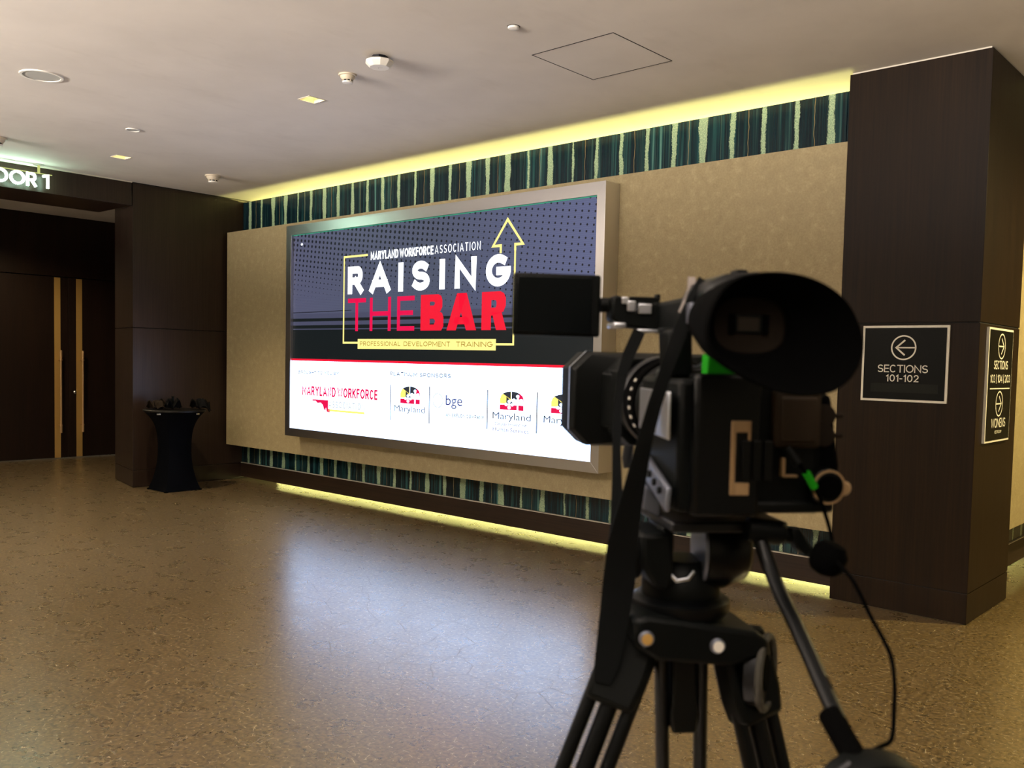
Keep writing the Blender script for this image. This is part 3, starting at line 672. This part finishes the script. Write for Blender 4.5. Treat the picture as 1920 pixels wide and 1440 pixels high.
ap = empty('access_point', (-4.978, 4.023, ZC-.075)); tag(ap, 'white octagonal wireless access point on the ceiling', 'access point')
MB().lathe([(.055, .075), (.055, .045), (.088, .04)], nseg=8).build('mount', 'charcoal_metal', ap, smooth=False)
MB().lathe([(.092, .046), (.098, .040), (.098, .030), (.070, .002), (.066, 0)], nseg=10).build('housing', 'white_plastic', ap, .002, False)
mb = MB(); stroke_poly(mb, [(-.014, .004), (-.004, -.008), (.018, .012)], .003, 0)
for v in mb.v: v.y, v.z = v.z, -.0006
mb.build('emblem', 'grey_mesh', ap, smooth=False)
sp = empty('sprinkler_cover', (-3.885, 4.182, ZC-.016)); tag(sp, 'small white domed disc on the ceiling near the hatch', 'sprinkler cover')
MB().lathe([(.036, .016), (.037, .010), (.033, .003), (.02, 0)], nseg=32).build('dome', 'white_plastic', sp); MB().lathe([(.040, .0159), (.040, .0135)], nseg=32).build('rim', 'dark_gap', sp)
def speaker(x, y, r, label, name='ceiling_speaker', cat='speaker'):
    d = empty(name, (x, y, ZC-.008)); tag(d, label, cat)
    mb = MB(); N = 48
    for (ra, za), (rb, zb) in (((r, .008), (r*.985, .0)), ((r*.985, 0), (r*.86, .0)), ((r*.86, 0), (r*.85, .006))):
        mb.loft([[(ra*math.cos(2*pi*k/N), ra*math.sin(2*pi*k/N), za) for k in range(N)], [(rb*math.cos(2*pi*k/N), rb*math.sin(2*pi*k/N), zb) for k in range(N)]], False, False)
    mb.build('rim', 'white_plastic', d)
    MB().lathe([(r*.855, .006), (r*.855, .004)], nseg=48).build('grille', 'grey_mesh', d)
speaker(-7.335, 2.72, .15, 'large round flush ceiling speaker at upper left')
speaker(-8.391, 3.904, .062, 'small round flush cover plate on the ceiling beyond the big speaker', 'cover_plate', 'cover plate')
sprx = empty('sprinkler_head', (-10.86, 4.95, ZC-.02)); 
bpy.data.objects.remove(sprx)

# ================================================================== COCKTAIL TABLE
ct_ = empty('cocktail_table', (-10.488, 5.394, 0)); tag(ct_, 'tall cocktail table under a tight black spandex cover beside the left column', 'table')
def cover_ring(z, N=64):
    t = z/.95; out = []
    waist = .5+.5*math.cos(2*pi*min(1, max(0, (t-.02)/.96)))    # 1 at ends, 0 mid
    for k in range(N):
        a = 2*pi*k/N
        # square with corners at the feet below, circle at the top
        c, s_ = math.cos(a), math.sin(a)
        b = a
        sq = .235/max(abs(math.cos(b)), abs(math.sin(b)))
        sq = sq*.96
        mid_sq = .178+.055*((sq/.235)-1)*1.2
        cir = .345
        if t < .5:
            w = (1-t/.5)**2.1; r = mid_sq*(1-w)+sq*w
        else:
            w = ((t-.5)/.5)**3.2; r = mid_sq*(1-w)+cir*w
        out.append((r*c, r*s_, z))
    return out
mb = MB(); mb.loft([cover_ring(z) for z in [0.004]+[.95*i/26 for i in range(1, 27)]], True, True)
mb.build('spandex_cover', 'spandex', ct_)
MB().lathe([(.352, .952), (.36, .957), (.36, .972), (.354, .977)], nseg=56).build('tabletop', 'black_tabletop', ct_)
for a in (pi/4, 3*pi/4, 5*pi/4, 7*pi/4):
    MB().lathe([(.026, 0), (.026, .012), (.02, .016)], (.302*math.cos(a), .302*math.sin(a), 0)).build('foot_pad', 'black_rubber', ct_)
for a, r in ((-1.0, .348), (.35, .352)):
    MB().cbox((r*math.cos(a), r*math.sin(a), .935), (.014, .05, .018), (0, 0, a)).build('clip', 'chrome', ct_, .003)
def crumple(name, label, x, y, pts, h, mtl, seed, parts=1):
    rd = random.Random(seed); e = empty(name, (-10.488+x, 5.394+y, .978)); tag(e, label, 'cloth')
    for pi_, (ox, oy, w, l, lift) in enumerate(pts):
        mb = MB(); N = 13; rings = []
        for i in range(N):
            row = []
            for j in range(N):
                u, v = i/(N-1)-.5, j/(N-1)-.5
                z = .006+lift*abs(math.sin(u*7+pi_)*math.cos(v*6+pi_*2))+h*rd.random()*.35*(1-4*u*u)
                xx, yy_ = ox+u*w+.02*math.sin(v*9), oy+v*l+.02*math.cos(u*8)
                rr = math.hypot(x+xx, y+yy_)
                if rr > .372: z -= (rr-.372)*1.3
                row.append((xx, yy_, z))
            rings.append(row)
        mb.loft(rings, False, False, closed=False)
        o = mb.build('cloth_fold', mtl[pi_ % len(mtl)], e); m_ = o.modifiers.new('solid', 'SOLIDIFY'); m_.thickness = .006; m_.offset = 1
    return e
crumple('folded_cloth', 'crumpled black and brown cloth pile on the cocktail table top', .0, -.05, [(-.10, -.10, .24, .2, .10), (.02, .0, .24, .20, .12)], .05, ['cloth_brown', 'cloth_black'], 3)
crumple('draped_cloth', 'black cloth hanging over the right rim of the cocktail table', .08, .26, [(.03, .03, .20, .20, .12)], .05, ['cloth_black'], 9)
st_e = empty('small_stand', (-10.47, 5.36, .985)); tag(st_e, 'small upright black clip sticking out of the cloth pile on the table', 'clip')
MB().box(-.018, -.008, -.008, .008, 0, .15).box(.010, .020, -.008, .008, 0, .15).box(-.018, .02, -.008, .008, .14, .152).build('clip_body', 'black_plastic', st_e, .002)

# ================================================================== CAMCORDER AND TRIPOD (local frame: x right, y forward, z up)
OC = Vector((-.457, .863, 1.576)); CR = math.radians(50)
RT = Vector((math.cos(CR), math.sin(CR), 0)); FWD = Vector((-math.sin(CR), math.cos(CR), 0))
def wpt(x, y, z): return OC+RT*x+FWD*y+Vector((0, 0, z))
cb = (0, .1, -.094)
cc = empty('camcorder', wpt(*cb), CR); tag(cc, 'black professional camcorder with big oval eyecup, filming towards the screen, in the foreground', 'camcorder')
CS = tuple(-q for q in cb)
def part(mb, name, m, par=None, bev=.0015, smooth=True, label=None):
    o = mb.build(name, m, par or cc, bev, smooth, shift=CS)
    if label: o['label'] = label
    return o
# body: rear block and tapered left flank
body = part(MB().loft([[(x, y, z) for x, y in ((-.074, 0), (.088, 0), (.088, .20), (.03, .235), (-.048, .235), (-.064, .17))] for z in (-.081, .060)]), 'body', 'black_plastic', bev=.006)
part(MB().box(-.060, .012, -.012, .02, -.083, .066), 'rear_block', 'satin_black', bev=.005)
part(MB().box(.026, .078, -.010, .02, -.010, .050), 'battery', 'battery_brown', bev=.004, label='brown-black battery door')
part(MB().box(.031, .073, -.013, 0, -.004, .044), 'battery_latch', 'battery_brown', bev=.003)
ct = MB(); ct.box(-.0215, -.0165, -.0145, -.010, -.059, .018).box(-.0035, -.0005, -.0145, -.010, -.012, .018).box(-.0165, -.0035, -.0145, -.010, .006, .018).box(-.0165, -.001, -.0145, -.010, -.059, -.046)
part(ct, 'tan_bracket', 'tan_contact', bev=.0008, label='pale tan upright bracket on the rear')
mb = MB(); 
for k in range(3):
    mb.box(-.010+k*.012, -.001+k*.012, -.016, -.010, -.044, -.002)
part(mb, 'port_covers', 'satin_black', bev=.001)
part(MB().box(.035, .038, -.014, -.006, -.040, -.020).box(.035, .052, -.014, -.006, -.040, -.0375), 'orange_bracket', 'tan_contact', bev=.0004)
part(MB().box(.010, .098, -.006, .03, -.079, -.066), 'lower_rail', 'black_plastic', bev=.004)
# hand grip with thumb dials on the right
part(MB().loft([[(x, y, z) for x, z in ((.070, -.072), (.10, -.066), (.106, -.03), (.098, .02), (.094, .046), (.07, .05))] for y in (.0, .12)]), 'hand_grip', 'black_rubber', bev=.006)
for z in (.024, .003):
    part(MB().cyl((.085, -.004, z), (.085, .004, z), .012).cyl((.094, .0, z), (.106, .0, z), .0028), 'dial', 'rubber_brown', bev=.001)
xl = part(MB().lathe([(.019, 0), (.019, .012), (.015, .016), (.012, .016)], (.086, .0, -.050), (0, -1, 0)), 'grip_ring', 'satin_black', bev=.0008)
part(MB().lathe([(.0180, .0150), (.0180, .0168), (.0160, .0170), (.0160, .0150)], (.086, .0, -.050), (0, -1, 0)), 'ring_bezel', 'tan_contact', xl, 0)
part(MB().lathe([(.0125, .0162), (.0125, .0185)], (.086, 0, -.050), (0, -1, 0)), 'ring_cap', 'black_rubber', xl, 0)
part(MB().lathe([(.007, 0), (.008, .006), (.005, .009)], (.106, -.004, -.052), (0, -1, 0), 14), 'record_button', 'tan_contact', bev=0, label='pale round button')
# left flank fittings, lit by the screen
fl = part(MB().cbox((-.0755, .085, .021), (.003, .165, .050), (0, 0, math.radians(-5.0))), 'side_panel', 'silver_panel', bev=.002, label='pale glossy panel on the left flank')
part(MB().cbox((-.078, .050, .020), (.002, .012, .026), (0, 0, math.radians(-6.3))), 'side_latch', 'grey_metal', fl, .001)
ad = part(MB().loft([[(-.086, -.005, -.052), (-.0725, .13, -.031), (-.066, .13, -.031), (-.080, -.005, -.052)], [(-.088, -.005, -.078), (-.0745, .13, -.056), (-.066, .13, -.056), (-.082, -.005, -.078)]]), 'audio_panel', 'grey_metal', bev=.002, label='silvery slanted audio control panel')
for k in range(4):
    yy_ = .112-k*.030; part(MB().cyl((-.072-k*.003, yy_, -.044-k*.005), (-.079-k*.003, yy_, -.044-k*.005), .0040, 12), 'audio_knob', 'satin_black', ad, .0005)
part(MB().loft([[(-.085, .08, -.060), (-.067, .08, -.078), (-.065, .08, -.100), (-.087, .08, -.088)], [(-.078, .12, -.060), (-.062, .12, -.078), (-.060, .12, -.100), (-.080, .12, -.088)]]), 'side_bracket', 'grey_metal', bev=.002)
for p in ((-.069, .03, -.075), (-.075, .065, .0), (-.066, .02, .055)): part(MB().lathe([(.0035, 0), (.003, .003)], p, (-.7, -.7, 0), 12), 'side_screw', 'chrome', bev=0)
part(MB().loft([[(-.062, .06, .069), (-.02, .06, .071), (-.036, .06, .040), (-.068, .06, .050)], [(-.058, .14, .069), (-.02, .14, .071), (-.036, .14, .042), (-.062, .14, .052)]]), 'top_plate', 'charcoal_metal', bev=.003, label='slate grey sloping plate over the flank')
part(MB().tube([(-.064, .075, .078), (-.055, .075, .0715), (-.030, .075, .0715), (-.020, .075, .078)], .0026, 10), 'strap_loop', 'grey_metal', bev=0)
part(MB().lathe([(.0035, 0), (.003, .002)], (-.024, .055, .062), (0, -1, 0), 14), 'screw', 'brass', bev=0)
part(MB().box(-.047, .010, -.006, .012, .053, .086), 'green_tag', 'green_tape', bev=.001, label='bright green tape patch under the eyecup')
# lens barrel, rings and hood
LC = (-.006, .0, .024)
part(MB().lathe([(.052, .20), (.054, .22), (.054, .25), (.050, .255)], (LC[0], 0, LC[2]), (0, 1, 0), 40), 'lens_barrel', 'black_plastic', bev=0)
part(MB().lathe([(.056, .0), (.058, .004), (.058, .020), (.056, .024)], (LC[0], .225, LC[2]), (0, 1, 0), 48), 'zoom_ring', 'black_rubber', bev=0)
part(MB().lathe([(.060, 0), (.062, .004), (.062, .022), (.060, .026)], (LC[0], .262, LC[2]), (0, 1, 0), 48), 'focus_ring', 'charcoal_metal', bev=0)
mk = MB()
for k in range(6): 
    a = math.radians(150+k*12); mk.cbox((LC[0]+.0585*math.cos(a), .236, LC[2]+.0585*math.sin(a)), (.002, .006, .004), (0, -a, 0))
part(mk, 'ring_markings', 'white_plastic', bev=0)
def oct_(x0, x1, z0, z1, c, y): return [(x0+c, y, z0), (x1-c, y, z0), (x1, y, z0+c), (x1, y, z1-c), (x1-c, y, z1), (x0+c, y, z1), (x0, y, z1-c), (x0, y, z0+c)]
hx0, hx1, hz0, hz1 = -.117, .098, -.043, .090
hd = MB(); hd.loft([oct_(-.066, .055, -.036, .082, .018, .285), oct_(-.070, .058, -.037, .083, .018, .338), oct_(hx0+.003, hx1-.003, hz0+.003, hz1-.003, .022, .346), oct_(hx0, hx1, hz0, hz1, .023, .362), oct_(hx0, hx1, hz0, hz1, .023, .43), oct_(hx0+.004, hx1-.004, hz0+.004, hz1-.004, .022, .43), oct_(-.062, .050, -.030, .076, .018, .30)], True, True)
hood = part(hd, 'lens_hood', 'black_plastic', bev=.0015)
part(MB().loft([oct_(hx0-.0015, hx1+.0015, hz0-.0015, hz1+.0015, .0235, .362), oct_(hx0-.0015, hx1+.0015, hz0-.0015, hz1+.0015, .0235, .368)], False, False), 'hood_rim_highlight', 'silver_panel', hood, 0)  # silver strip painted in for the screen's highlight along the hood edge
part(MB().lathe([(.046, 0), (.044, .004)], (LC[0], .296, LC[2]), (0, 1, 0), 40), 'front_glass', 'gloss_glass', hood, 0)
# carrying handle
hn = MB(); prof = [(-.106, .128), (-.094, .120), (-.064, .117), (-.040, .113), (.004, .113), (.006, .150), (-.03, .152), (-.062, .148), (-.066, .150), (-.074, .150), (-.079, .138), (-.085, .138), (-.090, .152), (-.098, .157), (-.106, .155)]
hn.loft([[(x, .17, z) for x, z in prof], [(x, .205, z) for x, z in prof]])
hand = part(hn, 'handle_front', 'black_plastic', bev=.003)
part(MB().loft([[(x, y, z) for x, z in ((-.050, .112), (-.018, .112), (-.018, .150), (-.050, .150))] for y in (-.02, .19)]), 'handle', 'black_plastic', bev=.006)
part(MB().loft([[(-.038, .165, .116), (-.010, .165, .118), (-.010, .205, .118), (-.038, .205, .116)], [(-.034, .160, .055), (-.004, .160, .055), (-.004, .205, .055), (-.034, .205, .055)]]), 'front_post', 'black_plastic', bev=.004)
part(MB().loft([[(-.074, .04, .112), (-.048, .04, .112), (-.048, .075, .112), (-.074, .075, .112)], [(-.072, .045, .060), (-.044, .045, .060), (-.044, .08, .060), (-.072, .08, .060)]]), 'rear_post', 'black_plastic', bev=.004)
part(MB().box(-.083, -.046, .175, .20, .147, .156).box(-.049, -.044, .178, .19, .152, .160), 'accessory_shoe', 'black_plastic', bev=.001)
for p, s_ in (((-.083, .168, .144), (.010, .004, .012)), ((-.091, .168, .1505), (.008, .003, .008)), ((-.066, .168, .141), (.016, .003, .012)), ((-.060, .168, .1145), (.030, .003, .004))):
    part(MB().cbox(p, s_), 'switch', 'silver_panel', hand, .001)
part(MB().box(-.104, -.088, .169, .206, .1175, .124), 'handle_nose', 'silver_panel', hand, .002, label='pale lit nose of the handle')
# fold-out monitor on the handle nose
lm = part(MB().box(-.2235, -.1155, .192, .205, .106, .182), 'monitor', 'black_plastic', bev=.003)
part(MB().box(-.219, -.127, .1905, .193, .110, .178), 'monitor_glass', 'gloss_glass', lm, .001)
part(MB().cyl((-.115, .198, .146), (-.104, .198, .146), .009, 20), 'monitor_hinge', 'black_plastic', lm, .001)
# viewfinder: eyecup loft
ep = [(-.098, .100), (-.094, .126), (-.079, .147), (-.055, .156), (-.020, .157), (.012, .148), (.036, .129), (.049, .098), (.043, .071), (.024, .054), (-.004, .049), (-.034, .053), (-.064, .065), (-.088, .080)]
rim = [(p.x, p.y) for p in spline([Vector((a, b, 0)) for a, b in ep], 5, True)]
cxm = sum(p[0] for p in rim)/len(rim); czm = sum(p[1] for p in rim)/len(rim)
def rs(s_, dx, dz, y, sz=None): return [(cxm+dx+(x-cxm)*s_, y, czm+dz+(z-czm)*(sz or s_)) for x, z in rim]
ic = (-.043, .112)
def oval(rx, rz, y, n_=None):
    N = len(rim); out = []
    for (x, z) in rim:
        a = math.atan2((z-czm)*1.3, x-cxm); c, s_ = math.cos(a), math.sin(a); e = .75
        out.append((ic[0]+rx*math.copysign(abs(c)**e, c), y, ic[1]+rz*math.copysign(abs(s_)**e, s_)))
    return out
ec = MB(); ec.loft([rs(.50, -.02, .014, -.045), rs(.62, -.016, .012, -.06), rs(.86, -.006, .004, -.10), rs(.99, 0, 0, -.135), rs(1, 0, 0, -.141), rs(.975, 0, 0, -.144), rs(.93, 0, 0, -.140), rs(.74, -.008, .003, -.120), oval(.037, .0275, -.112), oval(.0345, .0255, -.106)], True, False)
evf = part(ec, 'eyecup', 'black_rubber', bev=0)
part(MB().loft([oval(.0352, .026, -.1055), oval(.0345, .0255, -.102), oval(.033, .024, -.1015)], False, True), 'eyepiece_well', 'rubber_brown', evf, 0)
part(MB().box(-.062, -.024, -.1035, -.1010, .1045, .1215), 'eyepiece_lens', 'gloss_glass', evf, .001)
part(MB().box(-.0625, -.0565, -.1045, -.103, .104, .122).box(-.0305, -.0245, -.1045, -.103, .104, .122), 'eyepiece_mark', 'black_rubber', evf, 0)
part(MB().box(-.054, -.034, -.1043, -.103, .107, .119), 'eyepiece_display', 'lcd_glow', evf, 0, label='faint glowing picture in the viewfinder')
part(MB().loft([[(x, y, z) for x, z in ((-.068, .112), (-.074, .140), (-.068, .155), (-.050, .163), (-.018, .166), (.0, .155), (.0, .112), (-.03, .104))] for y in (-.065, .01)]), 'viewfinder_tube', 'satin_black', bev=.006)
part(MB().box(-.029, -.016, -.03, -.012, .164, .171), 'viewfinder_knob', 'black_plastic', bev=.002)
part(MB().box(-.0815, -.0775, -.050, -.030, .115, .135), 'viewfinder_plate', 'grey_metal', bev=.001)
# neck strap hanging down the left side
part(MB().ribbon([(-.060, -.02, .160, .010), (-0.074, -0.035, 0.142, 0.010), (-0.083, -0.035, 0.118, 0.013), (-0.093, -0.035, 0.089, 0.014), (-0.100, -0.030, 0.063, 0.013), (-0.106, -0.020, 0.033, 0.014), (-0.110, 0.000, -0.007, 0.016), (-0.112, 0.020, -0.048, 0.021), (-0.113, 0.040, -0.085, 0.026), (-0.114, 0.060, -0.124, 0.033), (-0.113, 0.075, -0.170, 0.036), (-0.117, 0.080, -0.222, 0.033), (-0.123, 0.080, -0.265, 0.028), (-0.128, 0.080, -0.286, 0.019)], (.25, 1, 0)), 'neck_strap', 'strap_webbing', bev=0)
part(MB().ribbon([(-.060, .015, .165, .008), (-.066, -.005, .150, .009), (-.077, -.012, .126, .010)], (.3, 1, 0)), 'strap_pad', 'strap_leather', bev=0, label='pale worn end of the strap')
part(MB().ribbon([(-.073, .165, .114, .015), (-.086, .163, .085, .015), (-.094, .16, .062, .012), (-.1, .155, .024, .010), (-.101, .15, -.028, .010), (-.102, .14, -.066, .012), (-.103, .13, -.118, .016), (-.107, .125, -.17, .02)], (.2, 1, 0)), 'neck_strap', 'strap_webbing', bev=0)
part(MB().box(-.113, -.107, .117, .121, -.140, -.122), 'strap_buckle', 'chrome', bev=.001)
part(MB().tube([(-.094, .12, -.02), (-.096, .12, -.035), (-.094, .12, -.046)], .006, 10), 'tally_lever', 'charcoal_metal', bev=0)

# ---- tripod
TX, TY = -.030, .11
tp = empty('tripod', wpt(TX, TY, -1.576), CR); tag(tp, 'black fluid-head tripod holding the camcorder', 'tripod')
TS = (-TX, -TY, 1.576)
def tpart(mb, name, m, par=None, bev=.0015, label=None):
    o = mb.build(name, m, par or tp, bev, True, shift=TS)
    if label: o['label'] = label
    return o
tpart(MB().box(-.068, .064, .03, .19, -.107, -.0945), 'camera_plate', 'charcoal_metal', bev=.003)
tpart(MB().loft([[(-.094, y, -.112), (-.060, y, -.112), (-.055, y, -.150), (-.060, y, -.178), (-.078, y, -.172), (-.092, y, -.148)] for y in (.055, .135)]), 'tilt_bracket', 'black_plastic', bev=.005)
tpart(MB().lathe([(.030, 0), (.030, .012), (.026, .016)], (-.088, .095, -.14), (-1, 0, 0), 28), 'drag_dial', 'satin_black', bev=.001)
# side drum seen part-on
tpart(MB().lathe([(.044, 0), (.046, .002), (.046, .024), (.036, .048), (.028, .054)], (-.010, .10, -.137), (.93, -.12, 0), 40), 'tilt_drum', 'satin_black', bev=0)
tpart(MB().lathe([(.044, .0), (.044, .0035)], (-.0135, .10, -.137), (.93, -.12, 0), 40), 'drum_face', 'grey_metal', bev=0, label='pale grey drum face')
tpart(MB().loft([[(-.066, y, -.107), (-.052, y, -.107), (-.052, y, -.175), (-.066, y, -.172)] for y in (.07, .13)]), 'tilt_cheek', 'black_plastic', bev=.003)
tpart(MB().tube([(-.058, .075, -.158), (-.048, .070, -.168), (-.036, .068, -.166), (-.028, .072, -.158)], .0035, 10), 'lever', 'chrome', bev=0)
tpart(MB().lathe([(.030, -.150), (.040, -.160), (.0455, -.178), (.0455, -.196), (.038, -.206)], (TX, TY, 0), (0, 0, 1), 40), 'pan_housing', 'black_plastic', bev=0)
tpart(MB().lathe([(.050, -.192), (.057, -.197), (.057, -.208), (.050, -.218), (.035, -.226)], (TX, TY, 0), (0, 0, 1), 48), 'bowl_flange', 'satin_black', bev=0)
# spider with three hinge lugs
sp_ = MB()
sp_.lathe([(.048, -.214), (.056, -.220), (.056, -.244), (.046, -.254), (.030, -.256)], (TX, TY, 0), (0, 0, 1), 36)
spd = tpart(sp_, 'spider', 'black_plastic', bev=0)
tpart(MB().loft([[(-.100, y, -.206), (-.085, y, -.202), (.040, y, -.222), (.056, y, -.232), (.058, y, -.250), (.014, y, -.262), (-.072, y, -.254), (-.098, y, -.238)] for y in (.050, .150)]), 'spider_yoke', 'black_plastic', bev=.006)
for x, z, mm in ((-.087, -.2265, 'brass'), (-.0055, -.2365, 'white_plastic')):
    b_ = tpart(MB().lathe([(.0085, 0), (.0085, .004), (.007, .005)], (x, .050, z), (0, -1, 0), 24), 'hinge_bolt', 'grey_metal', bev=0)
    tpart(MB().lathe([(.0062, .005), (.0062, .0062)], (x, .050, z), (0, -1, 0), 20), 'bolt_cap', mm, b_, 0)
def leg(top, foot, side, housing):
    top = Vector(top); foot = Vector(foot); d = (foot-top).normalized(); s_ = Vector(side).normalized(); fr = d.cross(s_).normalized()
    g_ = MB()
    for k in (-1, 1): g_.cyl(top+s_*k*.0235+d*.02, top+s_*k*.0235+d*.60, .0085, 16)
    lg = tpart(g_, 'leg', 'satin_black', bev=0)
    g2 = MB().cyl(top+d*.05, top+d*.92, .0105, 16)
    if housing == 'mid': g2 = MB().cyl(top+d*.50, top+d*.92, .0105, 16)
    tpart(g2, 'inner_tube', 'satin_black', lg, 0)
    c_ = top+d*.58; q = MB().loft([[c_+s_*a*.036+fr*b*.016+d*e for a, b in ((-1, -1), (1, -1), (1, 1), (-1, 1))] for e in (-.025, .025)]); tpart(q, 'clamp', 'black_plastic', lg, .004)
    g3 = MB()
    for k in (-1, 1): g3.cyl(top+s_*k*.0235+d*.90, foot+s_*k*.0235-d*.0, .007, 12)
    c_ = top+d*.92; g3.loft([[c_+s_*a*.034+fr*b*.014+d*e for a, b in ((-1, -1), (1, -1), (1, 1), (-1, 1))] for e in (-.025, .025)]); tpart(g3, 'lower_leg', 'satin_black', lg, 0)
    f_ = MB(); f_.loft([[Vector((foot.x, foot.y, -1.576))+s_*a*.040+Vector((fr.x, fr.y, 0)).normalized()*b*.024+Vector((0, 0, e)) for a, b in ((-1, -1), (1, -1), (1, 1), (-1, 1))] for e in (.0, .03)]); tpart(f_, 'foot', 'black_rubber', lg, .006)
    if housing == 'side':
        w = (.024, .030, .031, .028); e_ = (-.02, .015, .05, .085); o_ = (0, .006, .006, 0)
        q = MB().loft([[top+s_*a*w[i]+fr*b*.017+d*e_[i] for a, b in ((-1, -1), (1, -1), (1, 1), (-1, 1))] for i in range(4)]); tpart(q, 'leg_housing', 'black_plastic', lg, .007)
    elif housing == 'ring':
        q = MB().loft([[top+s_*a*w_+fr*b*.018+d*e2 for a, b in ((-1, -1), (1, -1), (1, 1), (-1, 1))] for w_, e2 in ((.028, -.02), (.034, .015), (.034, .055), (.029, .085))]); tpart(q, 'leg_housing', 'black_plastic', lg, .007)
        nr = Vector((.80, -.60, .0)); fw_ = Vector((.6, .8, 0)); dd_ = (d-nr*d.dot(nr)).normalized(); oc = top+Vector((.016, -.026, 0))+d*.022; rg = MB(); N = 30
        rr = [oc+dd_*.042*math.cos(2*pi*k/N)+fw_*.036*math.sin(2*pi*k/N) for k in range(N+1)]
        rg.tube(rr, .0045, 8, False); tpart(rg, 'carry_ring', 'ring_grey', lg, 0)
        tpart(MB().loft([[oc+nr*e3+dd_*.041*math.cos(2*pi*k/N)+fw_*.034*math.sin(2*pi*k/N) for k in range(N)] for e3 in (-.018, -.001)]), 'ring_pad', 'charcoal_metal', lg, 0)
        tpart(MB().loft([[oc+nr*e3+dd_*.022*math.cos(2*pi*k/N)+fw_*.014*math.sin(2*pi*k/N) for k in range(N)] for e3 in (-.004, .001)]), 'ring_hole', 'black_rubber', lg, 0)
    else:
        q = MB().loft([[top+s_*a*w_+fr*b*.015+d*e2 for a, b in ((-1, -1), (1, -1), (1, 1), (-1, 1))] for w_, e2 in ((.0145, .015), (.0145, .075), (.017, .09), (.015, .118))]); tpart(q, 'tube_lock', 'black_plastic', lg, .003)
    return lg
leg((-.035, .085, -.242), (.130, .46, -1.560), (1, 0, 0), 'mid')
leg((-.084, .10, -.238), (-.640, -.085, -1.560), (.90, -.42, -.25), 'side')
leg((.042, .10, -.255), (.325, -.085, -1.560), (.93, .35, .2), 'ring')
# pan bar with clamp
pb = tpart(MB().tube(spline([(.026, .02, -.108), (.030, 0, -.135), (.030, -.035, -.160), (.026, -.09, -.185), (.016, -.20, -.237)], 6), .0078, 16), 'pan_bar', 'satin_black', bev=0)
tpart(MB().cyl((.014, -.175, -.2265), (.0145, -.235, -.254), .0105, 18), 'bar_grip', 'black_rubber', pb, .001)
tpart(MB().lathe([(.013, 0), (.013, .036), (.010, .042)], (.012, .02, -.100), (1, -.1, -.12), 24).cyl((.04, .02, -.105), (.064, .018, -.108), .008), 'bar_clamp', 'black_plastic', bev=.001)
tpart(MB().loft([[(.056, y, -.098), (.066, y, -.097), (.082, y, -.121), (.074, y, -.128), (.062, y, -.118)] for y in (.005, .02)]), 'clamp_lever', 'black_plastic', bev=.002)

# ---- wired remote on the pan bar
rm = empty('remote_control', wpt(.024, -.225, -.285), CR); tag(rm, 'black zoom remote with round buttons clamped to the tripod pan bar, at the bottom edge', 'remote control')
RS = (-.024, .225, .285)
def rpart(mb, name, m, bev=.001, par=None): return mb.build(name, m, par or rm, bev, True, shift=RS)
q = MB(); N = 32
def ro(s_, y): return [(.024+s_*.042*math.cos(2*pi*k/N)*(1.08 if math.cos(2*pi*k/N) > 0 else 1), y, -.272+s_*.034*math.copysign(abs(math.sin(2*pi*k/N))**.8, math.sin(2*pi*k/N))) for k in range(N)]
q.loft([ro(.86, -.214), ro(1, -.219), ro(1, -.240), ro(.9, -.247)]); rpart(q, 'remote_body', 'black_plastic', 0)
for x, z in ((.031, -.2525), (.046, -.2555), (.034, -.266)): rpart(MB().lathe([(.0052, 0), (.0052, .003), (.004, .004)], (x, -.246, z), (0, -1, 0), 18), 'button', 'tan_contact', 0)
rpart(MB().lathe([(.009, 0), (.008, .004)], (.010, -.246, -.262), (0, -1, 0), 18), 'zoom_wheel', 'rubber_brown', 0)
rpart(MB().tube(spline([(-.024, -.235, -.285), (-.016, -.235, -.258), (.002, -.235, -.243)], 6), .003, 10), 'body_loop', 'charcoal_metal', 0)
cbp = spline([(.044, -.014, -.016), (.058, -.022, -.036), (.071, -.018, -.053), (.084, -.015, -.080), (.089, -.02, -.103), (.084, -.03, -.115), (.079, -.05, -.120), (.082, -.08, -.133), (.096, -.09, -.165), (.100, -.12, -.192), (.088, -.15, -.208), (.083, -.16, -.228), (.070, -.18, -.248), (.048, -.20, -.246), (.036, -.212, -.243)], 8)
cab = rpart(MB().tube(cbp, .0021, 10), 'cable', 'black_rubber', 0)
rpart(MB().cyl((.040, -.010, -.010), (.050, -.018, -.026), .0048, 14), 'cable_plug', 'black_plastic', 0, cab)
rpart(MB().cyl((.057, -.0215, -.034), (.068, -.0195, -.0500), .0042, 14), 'tape_wrap', 'green_tape', 0, cab).__setitem__('label', 'bright green tape around the cable')
rpart(MB().lathe([(.004, -.020), (.014, -.017), (.019, -.008), (.018, .006), (.012, .014), (.004, .016)], (.079, -.035, -.119), (.35, -.2, 1), 10), 'cable_bundle', 'black_rubber', .003, cab)
